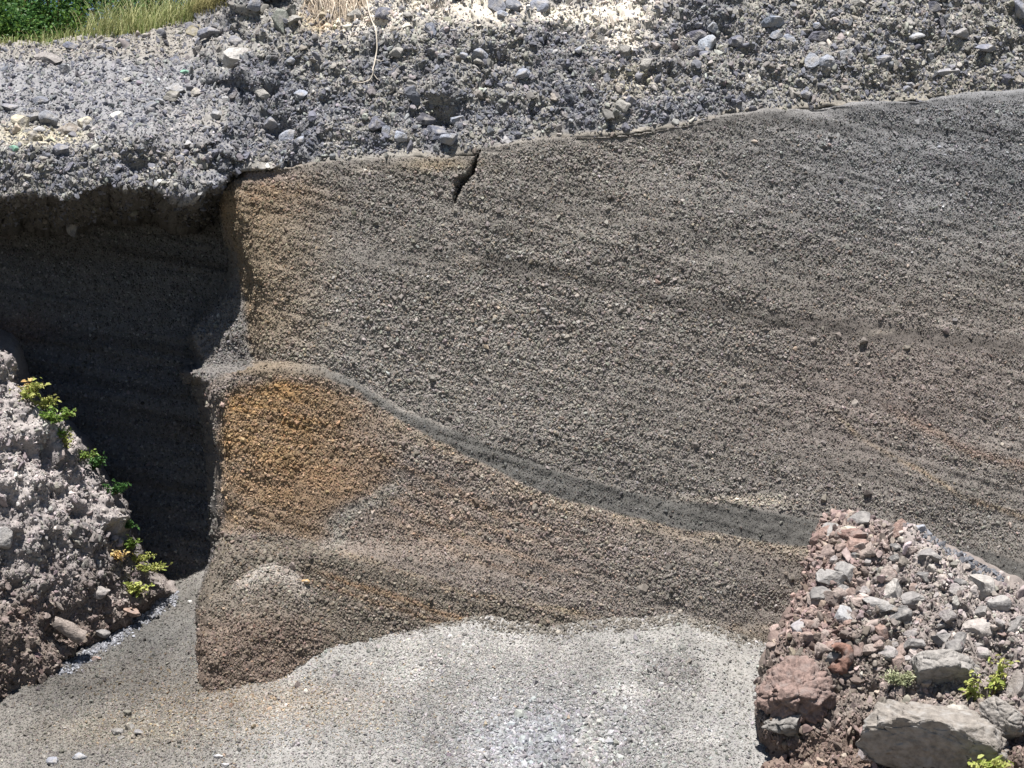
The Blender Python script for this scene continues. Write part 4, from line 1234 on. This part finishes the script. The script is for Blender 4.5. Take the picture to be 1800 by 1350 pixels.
plant(Lf, 240, 1040, 0.2, .24, 10, .07, M_leaf_yellow, 'broad-leaved yellow plant at the lower right corner of the left outcrop', 14, 10, wide=.75)
plant(R, 1583, 1204, 0.2, .34, 40, .05, M_cushion, 'low pale whitish-green cushion plant on dark scoria above the huge boulder', 15, 16, name='cushion_plant', wide=.28)

# shrubs behind the crest
def shrub(s, d, rx, rz, n, leaf, mat, label, seed, group='shrubs behind the crest'):
    r = np.random.default_rng(seed)
    rx, rz, n = rx * 1.15, rz * 1.5, int(n * 1.5)
    ro = empty('shrub', hill_at(s, d), label, 'shrub', group)
    SV, SF, lp, ld, off = [], [], [], [], 0
    tips = []
    for k in range(26):
        v = r.normal(size=3); v /= np.linalg.norm(v)
        tip = Vector((v[0] * rx, v[1] * rx, abs(v[2]) * rz * 1.0 + .15)) * r.uniform(.55, 1.0)
        tips.append(tip)
        q = [tip * u + Vector((0, 0, .15 * math.sin(u * 3))) for u in np.linspace(0, 1, 5)]
        V, F = tube_np(q, np.linspace(.03, .006, 5), 5)
        SV.append(V); SF.append(F + off); off += len(V)
    for m in range(n):
        tp = tips[int(r.integers(len(tips)))]
        u = r.uniform(.35, 1.05)
        lp.append(np.array(tp * u) + r.normal(0, .17, 3) * np.array((1, 1, .8)))
        ld.append((r.normal(), r.normal() - .5, r.normal() * .6))
    link('branches', mesh_np('branches', np.concatenate(SV), np.concatenate(SF)), M_stem, ro)
    link('foliage', leaves_mesh('foliage', lp, ld, leaf, leaf * .5, seed), mat, ro)
shrub(15, 1.3, 1.0, 1.3, 3600, .11, M_leaf_shrub, 'dense dark green shrub filling the top left corner', 21)
shrub(105, 1.9, .95, 1.2, 3200, .10, M_leaf_dark, 'darker shrub between the corner shrub and the tall grass', 22)
shrub(200, 2.8, 1.1, 1.4, 2800, .10, M_leaf_shrub, 'small-leaved shrub behind the tall grass', 23)
shrub(-30, 4.0, 1.7, 3.0, 5200, .12, M_leaf_shrub, 'tall shrub at the far left behind the corner shrub', 24)
shrub(85, 4.6, 1.9, 3.2, 6500, .12, M_leaf_dark, 'tall dark shrub behind the two front shrubs', 25)
shrub(240, 4.6, 1.9, 3.0, 6500, .12, M_leaf_dark, 'tall shrub behind the grass and the turf clump', 26)
shrub(345, 3.4, 1.3, 2.2, 3600, .11, M_leaf_dark, 'low shrub behind the olive turf clump', 27)

# grass
def grass(name, label, spots, mat, kind, seed):
    r = np.random.default_rng(seed)
    V, F, n = [], [], 0
    for (s0, t0, s1, t1, cnt, hmin, hmax, droop) in spots:
        for k in range(cnt):
            u = r.random()
            p = np.array(at(U, s0 + (s1 - s0) * u + r.normal(0, 6), t0 + (t1 - t0) * u + r.normal(0, 3))[0])
            h_ = r.uniform(hmin, hmax) * (0.35 + 0.75 * (0.5 + 0.5 * math.sin(u * 19 + seed) * math.sin(u * 43 + 1.3)) + 0.35 * r.random() ** 4)
            a_ = r.uniform(0, 6.28)
            lean = np.array((math.cos(a_) * .45 + .1, math.sin(a_) * .3 - .1, 0)) * h_
            w_ = np.array((math.cos(a_ + 1.4), math.sin(a_ + 1.4) * .3, 0)) * r.uniform(.006, .012)
            pts = []
            for m in range(4):
                q = m / 3
                c_ = p + lean * q ** 1.7 + np.array((0, 0, h_ * (q - droop * q * q)))
                pts += [c_ - w_ * (1 - q * .85), c_ + w_ * (1 - q * .85)]
            V += pts
            for m in range(3):
                F.append((n + 2 * m, n + 2 * m + 1, n + 2 * m + 3, n + 2 * m + 2))
            n += 8
    o = link(name, mesh_np(name, np.array(V), np.array(F), None, False), mat)
    return tag(o, label, 'grass', kind=kind)
grass('grass', 'tall pale green grass growing along the crest at the upper left', [(150, 64, 335, 38, 1000, .35, 1.25, .3), (165, 62, 335, 38, 600, .25, .6, .3), (60, 78, 150, 64, 160, .2, .45, .3), (0, 86, 60, 78, 100, .15, .3, .3)], M_grass, 'stuff', 31)
grass('turf', 'olive brown turf hanging over the top of the shelf', [(335, 34, 415, -6, 1500, .45, 1.0, .85), (345, 12, 425, -20, 1000, .4, .9, .7), (430, -20, 540, -24, 300, .4, .8, 1.2)], M_turf, 'stuff', 32)
grass('dry_grass', 'straw-coloured dry grass and fine roots hanging over the tan bank at the top', [(540, 6, 650, 0, 500, .5, 1.1, 1.55), (535, 20, 640, 12, 200, .3, .7, 1.5), (700, -6, 760, -8, 60, .4, .8, 1.4)], M_dry, 'stuff', 33)
